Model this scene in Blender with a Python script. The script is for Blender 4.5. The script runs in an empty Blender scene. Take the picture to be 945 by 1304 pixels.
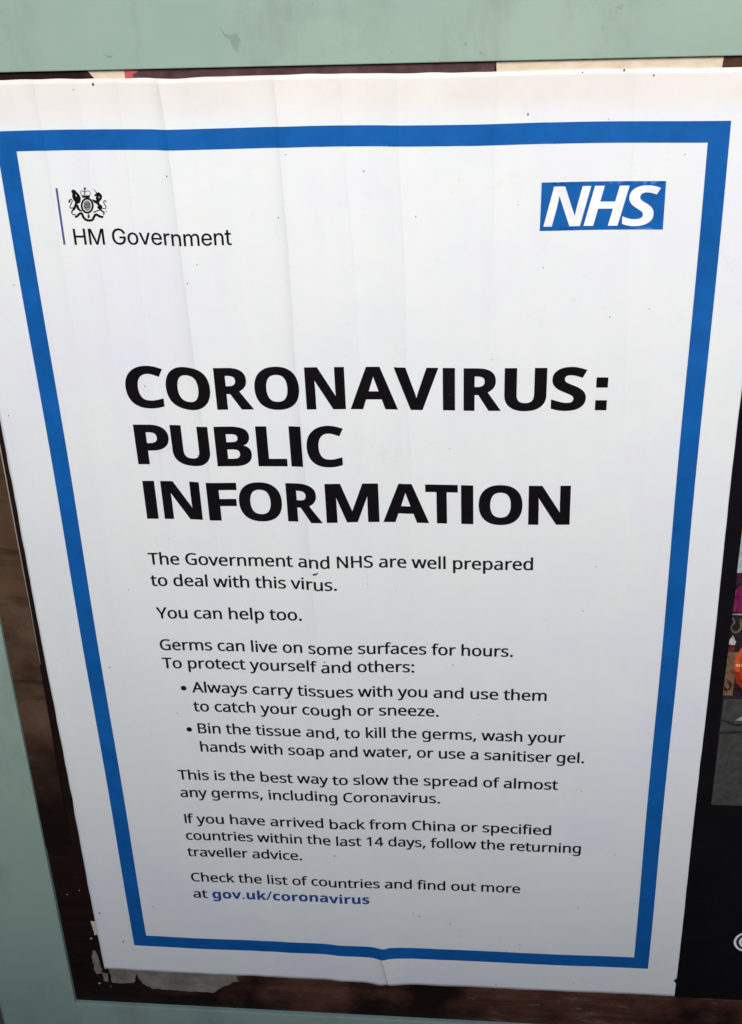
import bpy, bmesh, math, random, json
from mathutils import Vector, Matrix, noise
from mathutils.geometry import delaunay_2d_cdt
random.seed(7)
scene = bpy.context.scene
col = scene.collection
S = 0.4256            # metres per poster unit (inner width of the blue border)
Z0 = 1.263            # height of the inner top edge of the border

# ---------------------------------------------------------------- camera
cam_d = bpy.data.cameras.new('camera')
cam = bpy.data.objects.new('camera', cam_d)
col.objects.link(cam)
right = Vector((0.99542539, 0.08915224, -0.03435809))
down = Vector((0.01324359, -0.48489363, -0.87449248))
fwd = Vector((-0.09461974, 0.87003699, -0.48385613))
M3 = Matrix((right, -down, -fwd)).transposed()
CAM = Vector((0.70798644 * S, -1.87192979 * S, Z0 + 0.43820734 * S))
cam.matrix_world = Matrix.Translation(CAM) @ M3.to_4x4()
cam_d.sensor_fit = 'HORIZONTAL'
cam_d.sensor_width = 36.0
cam_d.lens = 36.0 * 1643.76 / 945.0
cam_d.clip_start = 0.01
cam_d.clip_end = 500
scene.camera = cam

OPP_Y, OPP_H, OPP_X = -2.7, 2.10, -0.04      # added shade-casting wall opposite the board: distance, height, end of the taller block

# ---------------------------------------------------------------- sky and sun
SUN_EL, SUN_AZ = math.radians(26.5), math.radians(-9.5)    # the sun stands low behind the photographer, a little to the right
world = bpy.data.worlds.new('World')
scene.world = world
world.use_nodes = True
wn = world.node_tree
sky = wn.nodes.new('ShaderNodeTexSky')
sky.sky_type = 'NISHITA'
sky.sun_disc = False
sky.air_density = 1.0
sky.dust_density = 0.8
sky.ozone_density = 2.5
bg = wn.nodes['Background']
bg.inputs[1].default_value = 0.068
wn.links.new(sky.outputs[0], bg.inputs[0])
sun_d = bpy.data.lights.new('sun', 'SUN')
sun_d.energy = 1.5
sun_d.angle = math.radians(20)
sun_d.color = (1.0, 0.955, 0.89)
sun = bpy.data.objects.new('sun', sun_d)
col.objects.link(sun)
to_sun = Vector((math.sin(-SUN_AZ) * math.cos(SUN_EL), -math.cos(SUN_AZ) * math.cos(SUN_EL), math.sin(SUN_EL)))
sun.rotation_euler = to_sun.to_track_quat('Z', 'Y').to_euler()
sun.location = to_sun * 20
sky.sun_elevation = SUN_EL
sky.sun_rotation = math.atan2(to_sun.x, to_sun.y)
scene.view_settings.view_transform = 'Standard'
scene.view_settings.look = 'None'
scene.view_settings.exposure = 1.27
scene.view_settings.gamma = 1.0
scene.view_settings.use_curve_mapping = False

# ---------------------------------------------------------------- materials
def mat(name, color, rough=0.5, spec=0.5):
    m = bpy.data.materials.new(name)
    m.use_nodes = True
    b = m.node_tree.nodes['Principled BSDF']
    b.inputs['Base Color'].default_value = (*color, 1)
    b.inputs['Roughness'].default_value = rough
    b.inputs['Specular IOR Level'].default_value = spec
    return m

class NT:
    """small helper to chain nodes"""
    def __init__(s, m):
        s.t = m.node_tree; s.b = s.t.nodes['Principled BSDF']
        s.tc = s.t.nodes.new('ShaderNodeTexCoord')
    def noise(s, scale, detail=4, rough=0.55, stretch=None, seed=0.0, src='Object'):
        mp = s.t.nodes.new('ShaderNodeMapping')
        mp.inputs['Location'].default_value = (seed, seed * 1.7, seed * .3)
        if stretch: mp.inputs['Scale'].default_value = stretch
        s.t.links.new(s.tc.outputs[src], mp.inputs[0])
        n = s.t.nodes.new('ShaderNodeTexNoise')
        n.inputs['Scale'].default_value = scale
        n.inputs['Detail'].default_value = detail
        n.inputs['Roughness'].default_value = rough
        s.t.links.new(mp.outputs[0], n.inputs['Vector'])
        return n.outputs['Fac']
    def ramp(s, fac, stops):
        r = s.t.nodes.new('ShaderNodeValToRGB')
        e = r.color_ramp.elements
        while len(e) < len(stops): e.new(0.5)
        for i, (p, c) in enumerate(stops):
            e[i].position = p
            e[i].color = (*c, 1) if len(c) == 3 else c
        s.t.links.new(fac, r.inputs[0])
        return r.outputs[0]
    def mix(s, a, b, fac, mode='MIX'):
        n = s.t.nodes.new('ShaderNodeMix'); n.data_type = 'RGBA'; n.blend_type = mode
        for sock, v in ((n.inputs[0], fac), (n.inputs[6], a), (n.inputs[7], b)):
            if isinstance(v, (int, float)): sock.default_value = v
            elif isinstance(v, tuple): sock.default_value = (*v, 1)
            else: s.t.links.new(v, sock)
        return n.outputs[2]
    def math(s, op, a, b=0.0, c=None):
        n = s.t.nodes.new('ShaderNodeMath'); n.operation = op
        for sock, v in zip(n.inputs, (a, b, c) if c is not None else (a, b)):
            if isinstance(v, (int, float)): sock.default_value = v
            else: s.t.links.new(v, sock)
        return n.outputs[0]
    def sep(s, src='Object'):
        n = s.t.nodes.new('ShaderNodeSeparateXYZ'); s.t.links.new(s.tc.outputs[src], n.inputs[0]); return n.outputs
    def bump(s, h, strength=0.3, dist=0.001, prev=None):
        n = s.t.nodes.new('ShaderNodeBump')
        n.inputs['Strength'].default_value = strength; n.inputs['Distance'].default_value = dist
        s.t.links.new(h, n.inputs['Height'])
        if prev is not None: s.t.links.new(prev, n.inputs['Normal'])
        s.t.links.new(n.outputs[0], s.b.inputs['Normal']); return n.outputs[0]
    def color(s, c): s.t.links.new(c, s.b.inputs['Base Color'])
    def rough(s, c): s.t.links.new(c, s.b.inputs['Roughness'])

def smooth(nt, v, a, b):
    n = nt.t.nodes.new('ShaderNodeMapRange'); n.interpolation_type = 'SMOOTHSTEP'
    n.inputs[1].default_value = a; n.inputs[2].default_value = b
    nt.t.links.new(v, n.inputs[0]); return n.outputs[0]

def creases(nt):
    """relief of the hard vertical fold lines, shared by the paper and the print on it (metres)"""
    o_ = nt.sep(); wob = nt.math('MULTIPLY', nt.math('SUBTRACT', nt.noise(7, 2, .5, stretch=(.2, 1, 1), seed=31), 0.5), 0.010)
    tot = None
    for uc, lean, h_, wl, wr, z0, z1 in ((0.228, 0.020, 0.0011, 0.0030, 0.014, -0.42, -0.10), (0.392, 0.012, 0.0008, 0.0030, 0.011, -0.50, -0.12), (0.565, 0.014, 0.0006, 0.0035, 0.010, -0.40, -0.10),
                                         (0.045, 0.006, 0.0004, 0.0025, 0.008, -0.20, -0.02), (0.107, -0.01, 0.0003, 0.0025, 0.008, -0.20, -0.02), (0.487, 0.03, 0.0003, 0.0025, 0.008, -0.30, -0.05),
                                         (0.165, -0.01, 0.0004, 0.0035, 0.012, -0.90, -0.20), (0.702, -0.02, 0.0003, 0.0030, 0.011, -0.30, 0.0), (0.895, 0.03, 0.0002, 0.0030, 0.011, -0.50, 0.0),
                                         (0.2432, 0.15, 0.0011, 0.0014, 0.0045, -0.690, -0.704)):
        x = nt.math('ADD', nt.math('SUBTRACT', nt.math('SUBTRACT', o_[0], uc * S), wob), nt.math('MULTIPLY', o_[2], lean))
        pos = nt.math('DIVIDE', nt.math('MAXIMUM', x, 0.0), wr); neg = nt.math('DIVIDE', nt.math('MAXIMUM', nt.math('MULTIPLY', x, -1.0), 0.0), wl)
        e = nt.math('POWER', 2.718, nt.math('MULTIPLY', nt.math('ADD', pos, neg), -1.0))
        e = nt.math('MULTIPLY', e, nt.math('MULTIPLY', smooth(nt, o_[2], z0, z1), h_))
        tot = e if tot is None else nt.math('ADD', tot, e)
    return tot

# sage green gloss paint, dusty and scuffed
m_green = mat('sage_green_paint', (0.33, 0.45, 0.37), 0.32)
g = NT(m_green)
c1 = g.ramp(g.noise(5, 5, .6), [(0.30, (0.270, 0.375, 0.325)), (0.70, (0.325, 0.425, 0.345))])
c2 = g.mix(c1, (0.20, 0.24, 0.22), g.ramp(g.noise(16, 6, .7, seed=3.1), [(0.56, (0, 0, 0)), (0.80, (.55, .55, .55))]))
c3 = g.mix(c2, (0.10, 0.10, 0.09), g.ramp(g.noise(62, 4, .75, seed=8.2), [(0.665, (0, 0, 0)), (0.76, (.55, .55, .55))]))
c4 = g.mix(c3, (0.19, 0.215, 0.20), g.ramp(g.noise(11, 7, .72, stretch=(1.6, 1, .5), seed=13.7), [(0.52, (0, 0, 0)), (0.74, (.6, .6, .6))]))
c5 = g.mix(c4, (0.045, 0.045, 0.04), g.ramp(g.noise(120, 5, .8, seed=17.2), [(0.70, (0, 0, 0)), (0.76, (.7, .7, .7))]))
g.color(c5)
g.rough(g.ramp(g.noise(22, 5, .6, seed=5), [(0.3, (.28,) * 3), (0.7, (.46,) * 3)]))
b1 = g.bump(g.noise(45, 3, .5, stretch=(1, 1, .35), seed=1), 0.25, 0.0012)
g.bump(g.noise(420, 3, .6, seed=2), 0.12, 0.0004, b1)

# poster paper: coated white stock, yellowed along the upper margin, foxed
m_paper = mat('poster_paper', (0.80, 0.80, 0.80), 0.42, 0.3)
p = NT(m_paper)
o = p.sep()
edge = smooth(p, o[2], 0.012, 0.032)            # the unprinted top margin has yellowed
low = p.noise(9, 4, .6, seed=2.2)
base = p.ramp(low, [(0.28, (0.745, 0.780, 0.795)), (0.5, (0.785, 0.80, 0.790)), (0.72, (0.760, 0.762, 0.825))])
warm = p.ramp(p.noise(14, 5, .65, seed=4.4), [(0.3, (0.70, 0.63, 0.57)), (0.65, (0.82, 0.765, 0.715))])
cc = p.mix(base, warm, p.math('MULTIPLY', edge, 0.72))
cc = p.mix(cc, (0.50, 0.46, 0.40), p.ramp(p.noise(38, 7, .75, seed=6.1), [(0.60, (0, 0, 0)), (0.82, (.32, .32, .32))]))
cc = p.mix(cc, (0.60, 0.60, 0.60), p.ramp(p.noise(150, 3, .6, seed=9.1), [(0.64, (0, 0, 0)), (0.80, (.25, .25, .25))]))
p.color(cc)
p.rough(p.ramp(p.noise(20, 4, .6, seed=7), [(0.3, (.36,) * 3), (0.7, (.52,) * 3)]))
pb0 = p.bump(p.noise(16, 3, .5, stretch=(1, 1, .3), seed=11), 0.35, 0.0016)
pb = p.bump(p.noise(9, 2, .45, stretch=(5.2, 1, .28), seed=21), 0.38, 0.0030, pb0)
pb = p.bump(creases(p), 1.0, 1.0, pb)
p.bump(p.noise(900, 2, .5, seed=12), 0.05, 0.0003, pb)

def ink(name, color, rough=0.4, spec=0.3):
    m = mat(name, color, rough, spec)
    n = NT(m)
    hi = tuple(min(1, c * 1.18 + 0.001) for c in color); lo = tuple(c * .9 for c in color)
    n.color(n.mix(n.ramp(n.noise(30, 6, .7, seed=2.5), [(0.35, lo), (0.7, hi)]), tuple(c * .7 + .05 for c in color),
                  n.ramp(n.noise(230, 4, .7, seed=4.5), [(0.68, (0, 0, 0)), (0.80, (.5, .5, .5))])))
    nb0 = n.bump(n.noise(16, 3, .5, stretch=(1, 1, .3), seed=11), 0.35, 0.0016)
    nb = n.bump(n.noise(9, 2, .45, stretch=(5.2, 1, .28), seed=21), 0.38, 0.0030, nb0)
    nb = n.bump(creases(n), 1.0, 1.0, nb)
    n.bump(n.noise(900, 2, .5, seed=12), 0.05, 0.0003, nb)
    n.rough(n.ramp(n.noise(20, 4, .6, seed=7), [(0.3, (rough - .05,) * 3), (0.7, (rough + .12,) * 3)]))
    return m
m_blue = ink('border_blue_ink', (0.005, 0.098, 0.350), 0.4, 0.18)
m_black = ink('black_ink', (0.006, 0.005, 0.006), 0.30, 0.12)
m_text = ink('text_ink', (0.008, 0.009, 0.012), 0.35, 0.2)
m_grey = ink('dark_grey_ink', (0.03, 0.03, 0.036), 0.35, 0.2)
m_navy = ink('link_ink', (0.012, 0.065, 0.27))
m_bar = ink('bar_ink', (0.06, 0.08, 0.24))
m_white = ink('white_ink', (0.80, 0.81, 0.82))
m_midgrey = ink('grey_ink', (0.22, 0.22, 0.23))
m_dirt = mat('dirt', (0.05, 0.045, 0.045), 0.8)

# dark varnished board, worn to bare brown in patches
m_wood = mat('varnished_board', (0.05, 0.03, 0.02), 0.5, 0.15)
w = NT(m_wood)
wo = w.sep()
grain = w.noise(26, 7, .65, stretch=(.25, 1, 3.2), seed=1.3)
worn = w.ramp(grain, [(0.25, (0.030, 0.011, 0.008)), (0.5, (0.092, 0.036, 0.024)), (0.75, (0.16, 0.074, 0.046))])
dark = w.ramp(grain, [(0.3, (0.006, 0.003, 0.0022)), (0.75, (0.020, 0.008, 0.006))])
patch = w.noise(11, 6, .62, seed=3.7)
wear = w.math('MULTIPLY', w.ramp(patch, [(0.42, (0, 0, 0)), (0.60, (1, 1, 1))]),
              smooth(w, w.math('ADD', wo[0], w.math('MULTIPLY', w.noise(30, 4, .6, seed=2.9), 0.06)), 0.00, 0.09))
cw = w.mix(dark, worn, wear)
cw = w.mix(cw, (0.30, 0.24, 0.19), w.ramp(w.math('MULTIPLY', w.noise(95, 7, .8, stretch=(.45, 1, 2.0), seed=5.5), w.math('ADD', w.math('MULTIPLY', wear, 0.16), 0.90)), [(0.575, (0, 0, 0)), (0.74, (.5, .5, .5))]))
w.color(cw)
w.rough(w.ramp(patch, [(0.35, (.5,) * 3), (0.7, (.72,) * 3)]))
w.bump(grain, 0.35, 0.001)

m_plank = mat('brown_plank', (0.16, 0.09, 0.055), 0.5, 0.15)
k = NT(m_plank)
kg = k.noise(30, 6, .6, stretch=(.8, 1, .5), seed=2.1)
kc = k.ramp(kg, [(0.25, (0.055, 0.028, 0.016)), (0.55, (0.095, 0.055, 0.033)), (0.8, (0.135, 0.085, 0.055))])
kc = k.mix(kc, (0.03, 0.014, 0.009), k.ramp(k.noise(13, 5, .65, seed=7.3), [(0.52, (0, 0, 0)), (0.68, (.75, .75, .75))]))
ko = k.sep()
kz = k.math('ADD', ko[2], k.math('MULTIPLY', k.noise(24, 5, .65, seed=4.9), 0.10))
kc = k.mix((0.010, 0.005, 0.0035), kc, smooth(k, kz, -0.500, -0.395))     # fades to near black towards the lower end
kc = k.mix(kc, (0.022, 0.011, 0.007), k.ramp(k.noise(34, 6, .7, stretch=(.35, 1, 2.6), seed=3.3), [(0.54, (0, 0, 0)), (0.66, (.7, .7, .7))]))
kc = k.mix(kc, (0.24, 0.17, 0.12), k.ramp(k.noise(140, 5, .75, stretch=(.4, 1, 1.6), seed=6.3), [(0.62, (0, 0, 0)), (0.75, (.35, .35, .35))]))
k.color(kc)
k.bump(kg, 0.3, 0.0008)

def scrap_mat(name, lo, hi, seed):
    m = mat(name, hi, 0.75, 0.2)
    n = NT(m)
    n.color(n.ramp(n.noise(45, 7, .7, seed=seed), [(0.3, lo), (0.68, hi)]))
    n.bump(n.noise(160, 5, .7, seed=seed + 1), 0.5, 0.0006)
    return m
m_scrap = scrap_mat('old_paper', (0.115, 0.095, 0.078), (0.28, 0.25, 0.21), 1.0)
m_cream = scrap_mat('cream_paper', (0.58, 0.46, 0.33), (0.78, 0.68, 0.54), 2.0)
m_red = scrap_mat('red_paper', (0.35, 0.045, 0.05), (0.60, 0.14, 0.13), 3.0)
m_plum = scrap_mat('plum_strip', (0.035, 0.013, 0.016), (0.115, 0.060, 0.062), 4.0)
m_staple = mat('staple_steel', (0.55, 0.53, 0.50), 0.45)
m_staple.node_tree.nodes['Principled BSDF'].inputs['Metallic'].default_value = 0.6

# ---------------------------------------------------------------- paper shape
def step(a, b, x):
    t = max(0.0, min(1.0, (x - a) / (b - a))); return t * t * (3 - 2 * t)
CREASES = [(0.228, -0.02, 0.0010, 0.026, 0.8, 0.35), (0.400, 0.00, 0.0009, 0.028, 1.0, 0.7),
           (0.100, 0.01, 0.0006, 0.022, 0.8, 0.1), (0.045, 0.00, 0.0006, 0.020, 0.8, 0.1),
           (0.560, -0.02, 0.0009, 0.030, 1.0, 0.3), (0.495, 0.00, 0.0005, 0.022, 0.6, 0.5),
           (0.790, 0.02, 0.0005, 0.030, 0.8, 0.1), (0.455, 0.02, 0.0005, 0.022, 0.7, 0.1), (0.67, 0.01, 0.0005, 0.028, 0.8, 0.1)]
def fold(x, w0, w1):
    """0..1 hump with a short flank w0 on the left, a long one w1 on the right, rounded crest"""
    w_ = w0 if x < 0 else w1
    return 1.0 / math.cosh(x / w_)
def disp(u, v):
    """bulge of the sheet towards the viewer, metres"""
    d = 0.0012
    d += 0.0008 * noise.noise(Vector((u * 3.1, v * 1.3, 3.0))) + 0.00030 * noise.noise(Vector((u * 9, v * 3.0, 9.0)))
    for uc, sl, a, wd, top, bot in CREASES:
        x = u - (uc + sl * v * 0.5)
        d += a * (bot + (top - bot) * step(-1.3, -0.1, v)) * fold(x, wd * .32, wd * 1.1)
    x = u - 0.497 - (v + 1.63) * -0.12
    d += 0.0012 * fold(x, 0.008, 0.012) * step(-1.58, -1.68, v) + 0.0008 * math.exp(-(x / 0.05) ** 2) * step(-1.50, -1.70, v)
    return d
def warp(u, v):
    """small slip of the print where the sheet is gathered at a crease"""
    def saw(d, w):
        return fold(d, 0.011, w)
    dv = -0.0030 * saw(u - 0.408, 0.045) * step(-0.45, -0.66, v) * (1 - 0.45 * step(-1.0, -1.25, v))
    dv += -0.0018 * saw(u - 0.226, 0.035) * (1 - step(-0.45, -0.8, v)) * (0.35 + 0.65 * step(0.0, -0.10, v))
    dv += -0.0016 * saw(u - 0.300, 0.04) * step(-0.75, -0.95, v)
    dv += -0.0016 * saw(u - 0.610, 0.05) * step(-0.5, -0.7, v) * .6
    dv += -0.0050 * math.exp(-((u - 0.494 + 0.35 * (v + 1.63) * -0.3) / (0.016 if u < 0.494 else 0.009)) ** 2) * step(-1.50, -1.64, v)
    dv += 0.0009 * math.sin(u * 17 + v * 2)
    du = 0.0008 * math.sin(v * 9 + u * 3)
    return u + du, v + dv
def place(u, v, lift=0.0, onpaper=True):
    if onpaper:
        d = disp(u, v); u, v = warp(u, v)
        return Vector((u * S, -d - lift, v * S))
    return Vector((u * S, -lift, v * S))

# ---------------------------------------------------------------- object helpers
def link(name, me, m=None, parent=None, smooth_=False):
    o = bpy.data.objects.new(name, me); col.objects.link(o)
    if m: me.materials.append(m)
    if parent: o.parent = parent
    if smooth_:
        for f in me.polygons: f.use_smooth = True
    return o
def from_bm(name, bm, m=None, parent=None, smooth_=False):
    me = bpy.data.meshes.new(name); bmesh.ops.recalc_face_normals(bm, faces=bm.faces); bm.to_mesh(me); bm.free()
    return link(name, me, m, parent, smooth_)
def thing(name, label, cat, loc=(0, 0, 0), group=None):
    o = bpy.data.objects.new(name, None); col.objects.link(o); o.location = loc
    o.empty_display_size = 0.05
    return tag(o, label, cat, group)
def tag(o, label, cat, group=None):
    o['label'] = label; o['category'] = cat
    if group: o['group'] = group
    return o
def dens(poly, mx):
    out = []
    n = len(poly)
    for i in range(n):
        a, b = poly[i], poly[(i + 1) % n]
        L = math.hypot(b[0] - a[0], b[1] - a[1]); k = max(1, math.ceil(L / mx))
        for j in range(k): out.append((a[0] + (b[0] - a[0]) * j / k, a[1] + (b[1] - a[1]) * j / k))
    return out
def winding(pt, polys):
    x, y = pt; c = 0
    for poly in polys:
        n = len(poly)
        for i in range(n):
            x1, y1 = poly[i]; x2, y2 = poly[(i + 1) % n]
            if (y1 > y) != (y2 > y) and x < (x2 - x1) * (y - y1) / (y2 - y1) + x1: c += 1 if y2 > y1 else -1
    return c
def inside(pt, polys): return winding(pt, polys) % 2 != 0
def inside_glyph(pt, polys): return winding(pt, polys) != 0
def fill(polys, mx=0.010, grid=True, inside=inside):
    """triangulate contours (even-odd) with inner points so the print can follow the creases"""
    pts, edges = [], []
    for poly in polys:
        poly = dens(poly, mx); s = len(pts); n = len(poly)
        pts += [Vector(q) for q in poly]; edges += [(s + i, s + (i + 1) % n) for i in range(n)]
    if grid:
        xs = [q[0] for q in pts]; ys = [q[1] for q in pts]
        x = math.ceil(min(xs) / mx) * mx
        while x < max(xs):
            y = math.ceil(min(ys) / mx) * mx
            while y < max(ys):
                if inside((x, y), polys): pts.append(Vector((x + 1e-5, y + 1.3e-5)))
                y += mx
            x += mx
    v, e, f, _, _, _ = delaunay_2d_cdt(pts, edges, [], 0, 1e-7)
    out = []
    for t in f:
        c = (sum(v[i][0] for i in t) / len(t), sum(v[i][1] for i in t) / len(t))
        if inside(c, polys): out.append(tuple(t))
    return [(q[0], q[1]) for q in v], out
def print_shape(name, groups, m, parent, lift, mx=0.010, grid=True, onpaper=True, rule=inside):
    """groups: list of contour lists; one flat printed piece on the sheet"""
    V, F = [], []
    for polys in groups:
        v, f = fill(polys, mx, grid, rule); s = len(V)
        V += [place(q[0], q[1], lift, onpaper) for q in v]
        for t in f:
            a, b, c = [V[s + i] for i in t[:3]]
            if (b - a).cross(c - a).y > 0: t = t[::-1]
            F.append([s + i for i in t])
    me = bpy.data.meshes.new(name); me.from_pydata(V, [], F)
    return link(name, me, m, parent, True)
def slab(name, poly, y0, y1, m, parent=None, bevel=0.0, seg=2, mx=None):
    """extrude an outline (poster units) from depth y0 (back) to y1 (front), metres towards the viewer"""
    if mx: poly = dens(poly, mx)
    bm = bmesh.new()
    vs = [bm.verts.new((x * S, -y0, z * S)) for x, z in poly]
    f = bm.faces.new(vs)
    r = bmesh.ops.extrude_face_region(bm, geom=[f])
    nv = [e for e in r['geom'] if isinstance(e, bmesh.types.BMVert)]
    bmesh.ops.translate(bm, verts=nv, vec=(0, -(y1 - y0), 0))
    if bevel:
        ed = [e for e in bm.edges if all(abs(v.co.y + y1) < 1e-6 for v in e.verts)]
        bmesh.ops.bevel(bm, geom=ed, offset=bevel, segments=seg, affect='EDGES', profile=0.6)
    return from_bm(name, bm, m, parent)
def ragged(poly, mx, amp, seed):
    poly = dens(poly, mx); out = []
    for i, (x, y) in enumerate(poly):
        q = Vector((x * 90, y * 90, seed))
        out.append((x + amp * noise.noise(q), y + amp * noise.noise(q + Vector((7, 3, 1)))))
    return out

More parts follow.
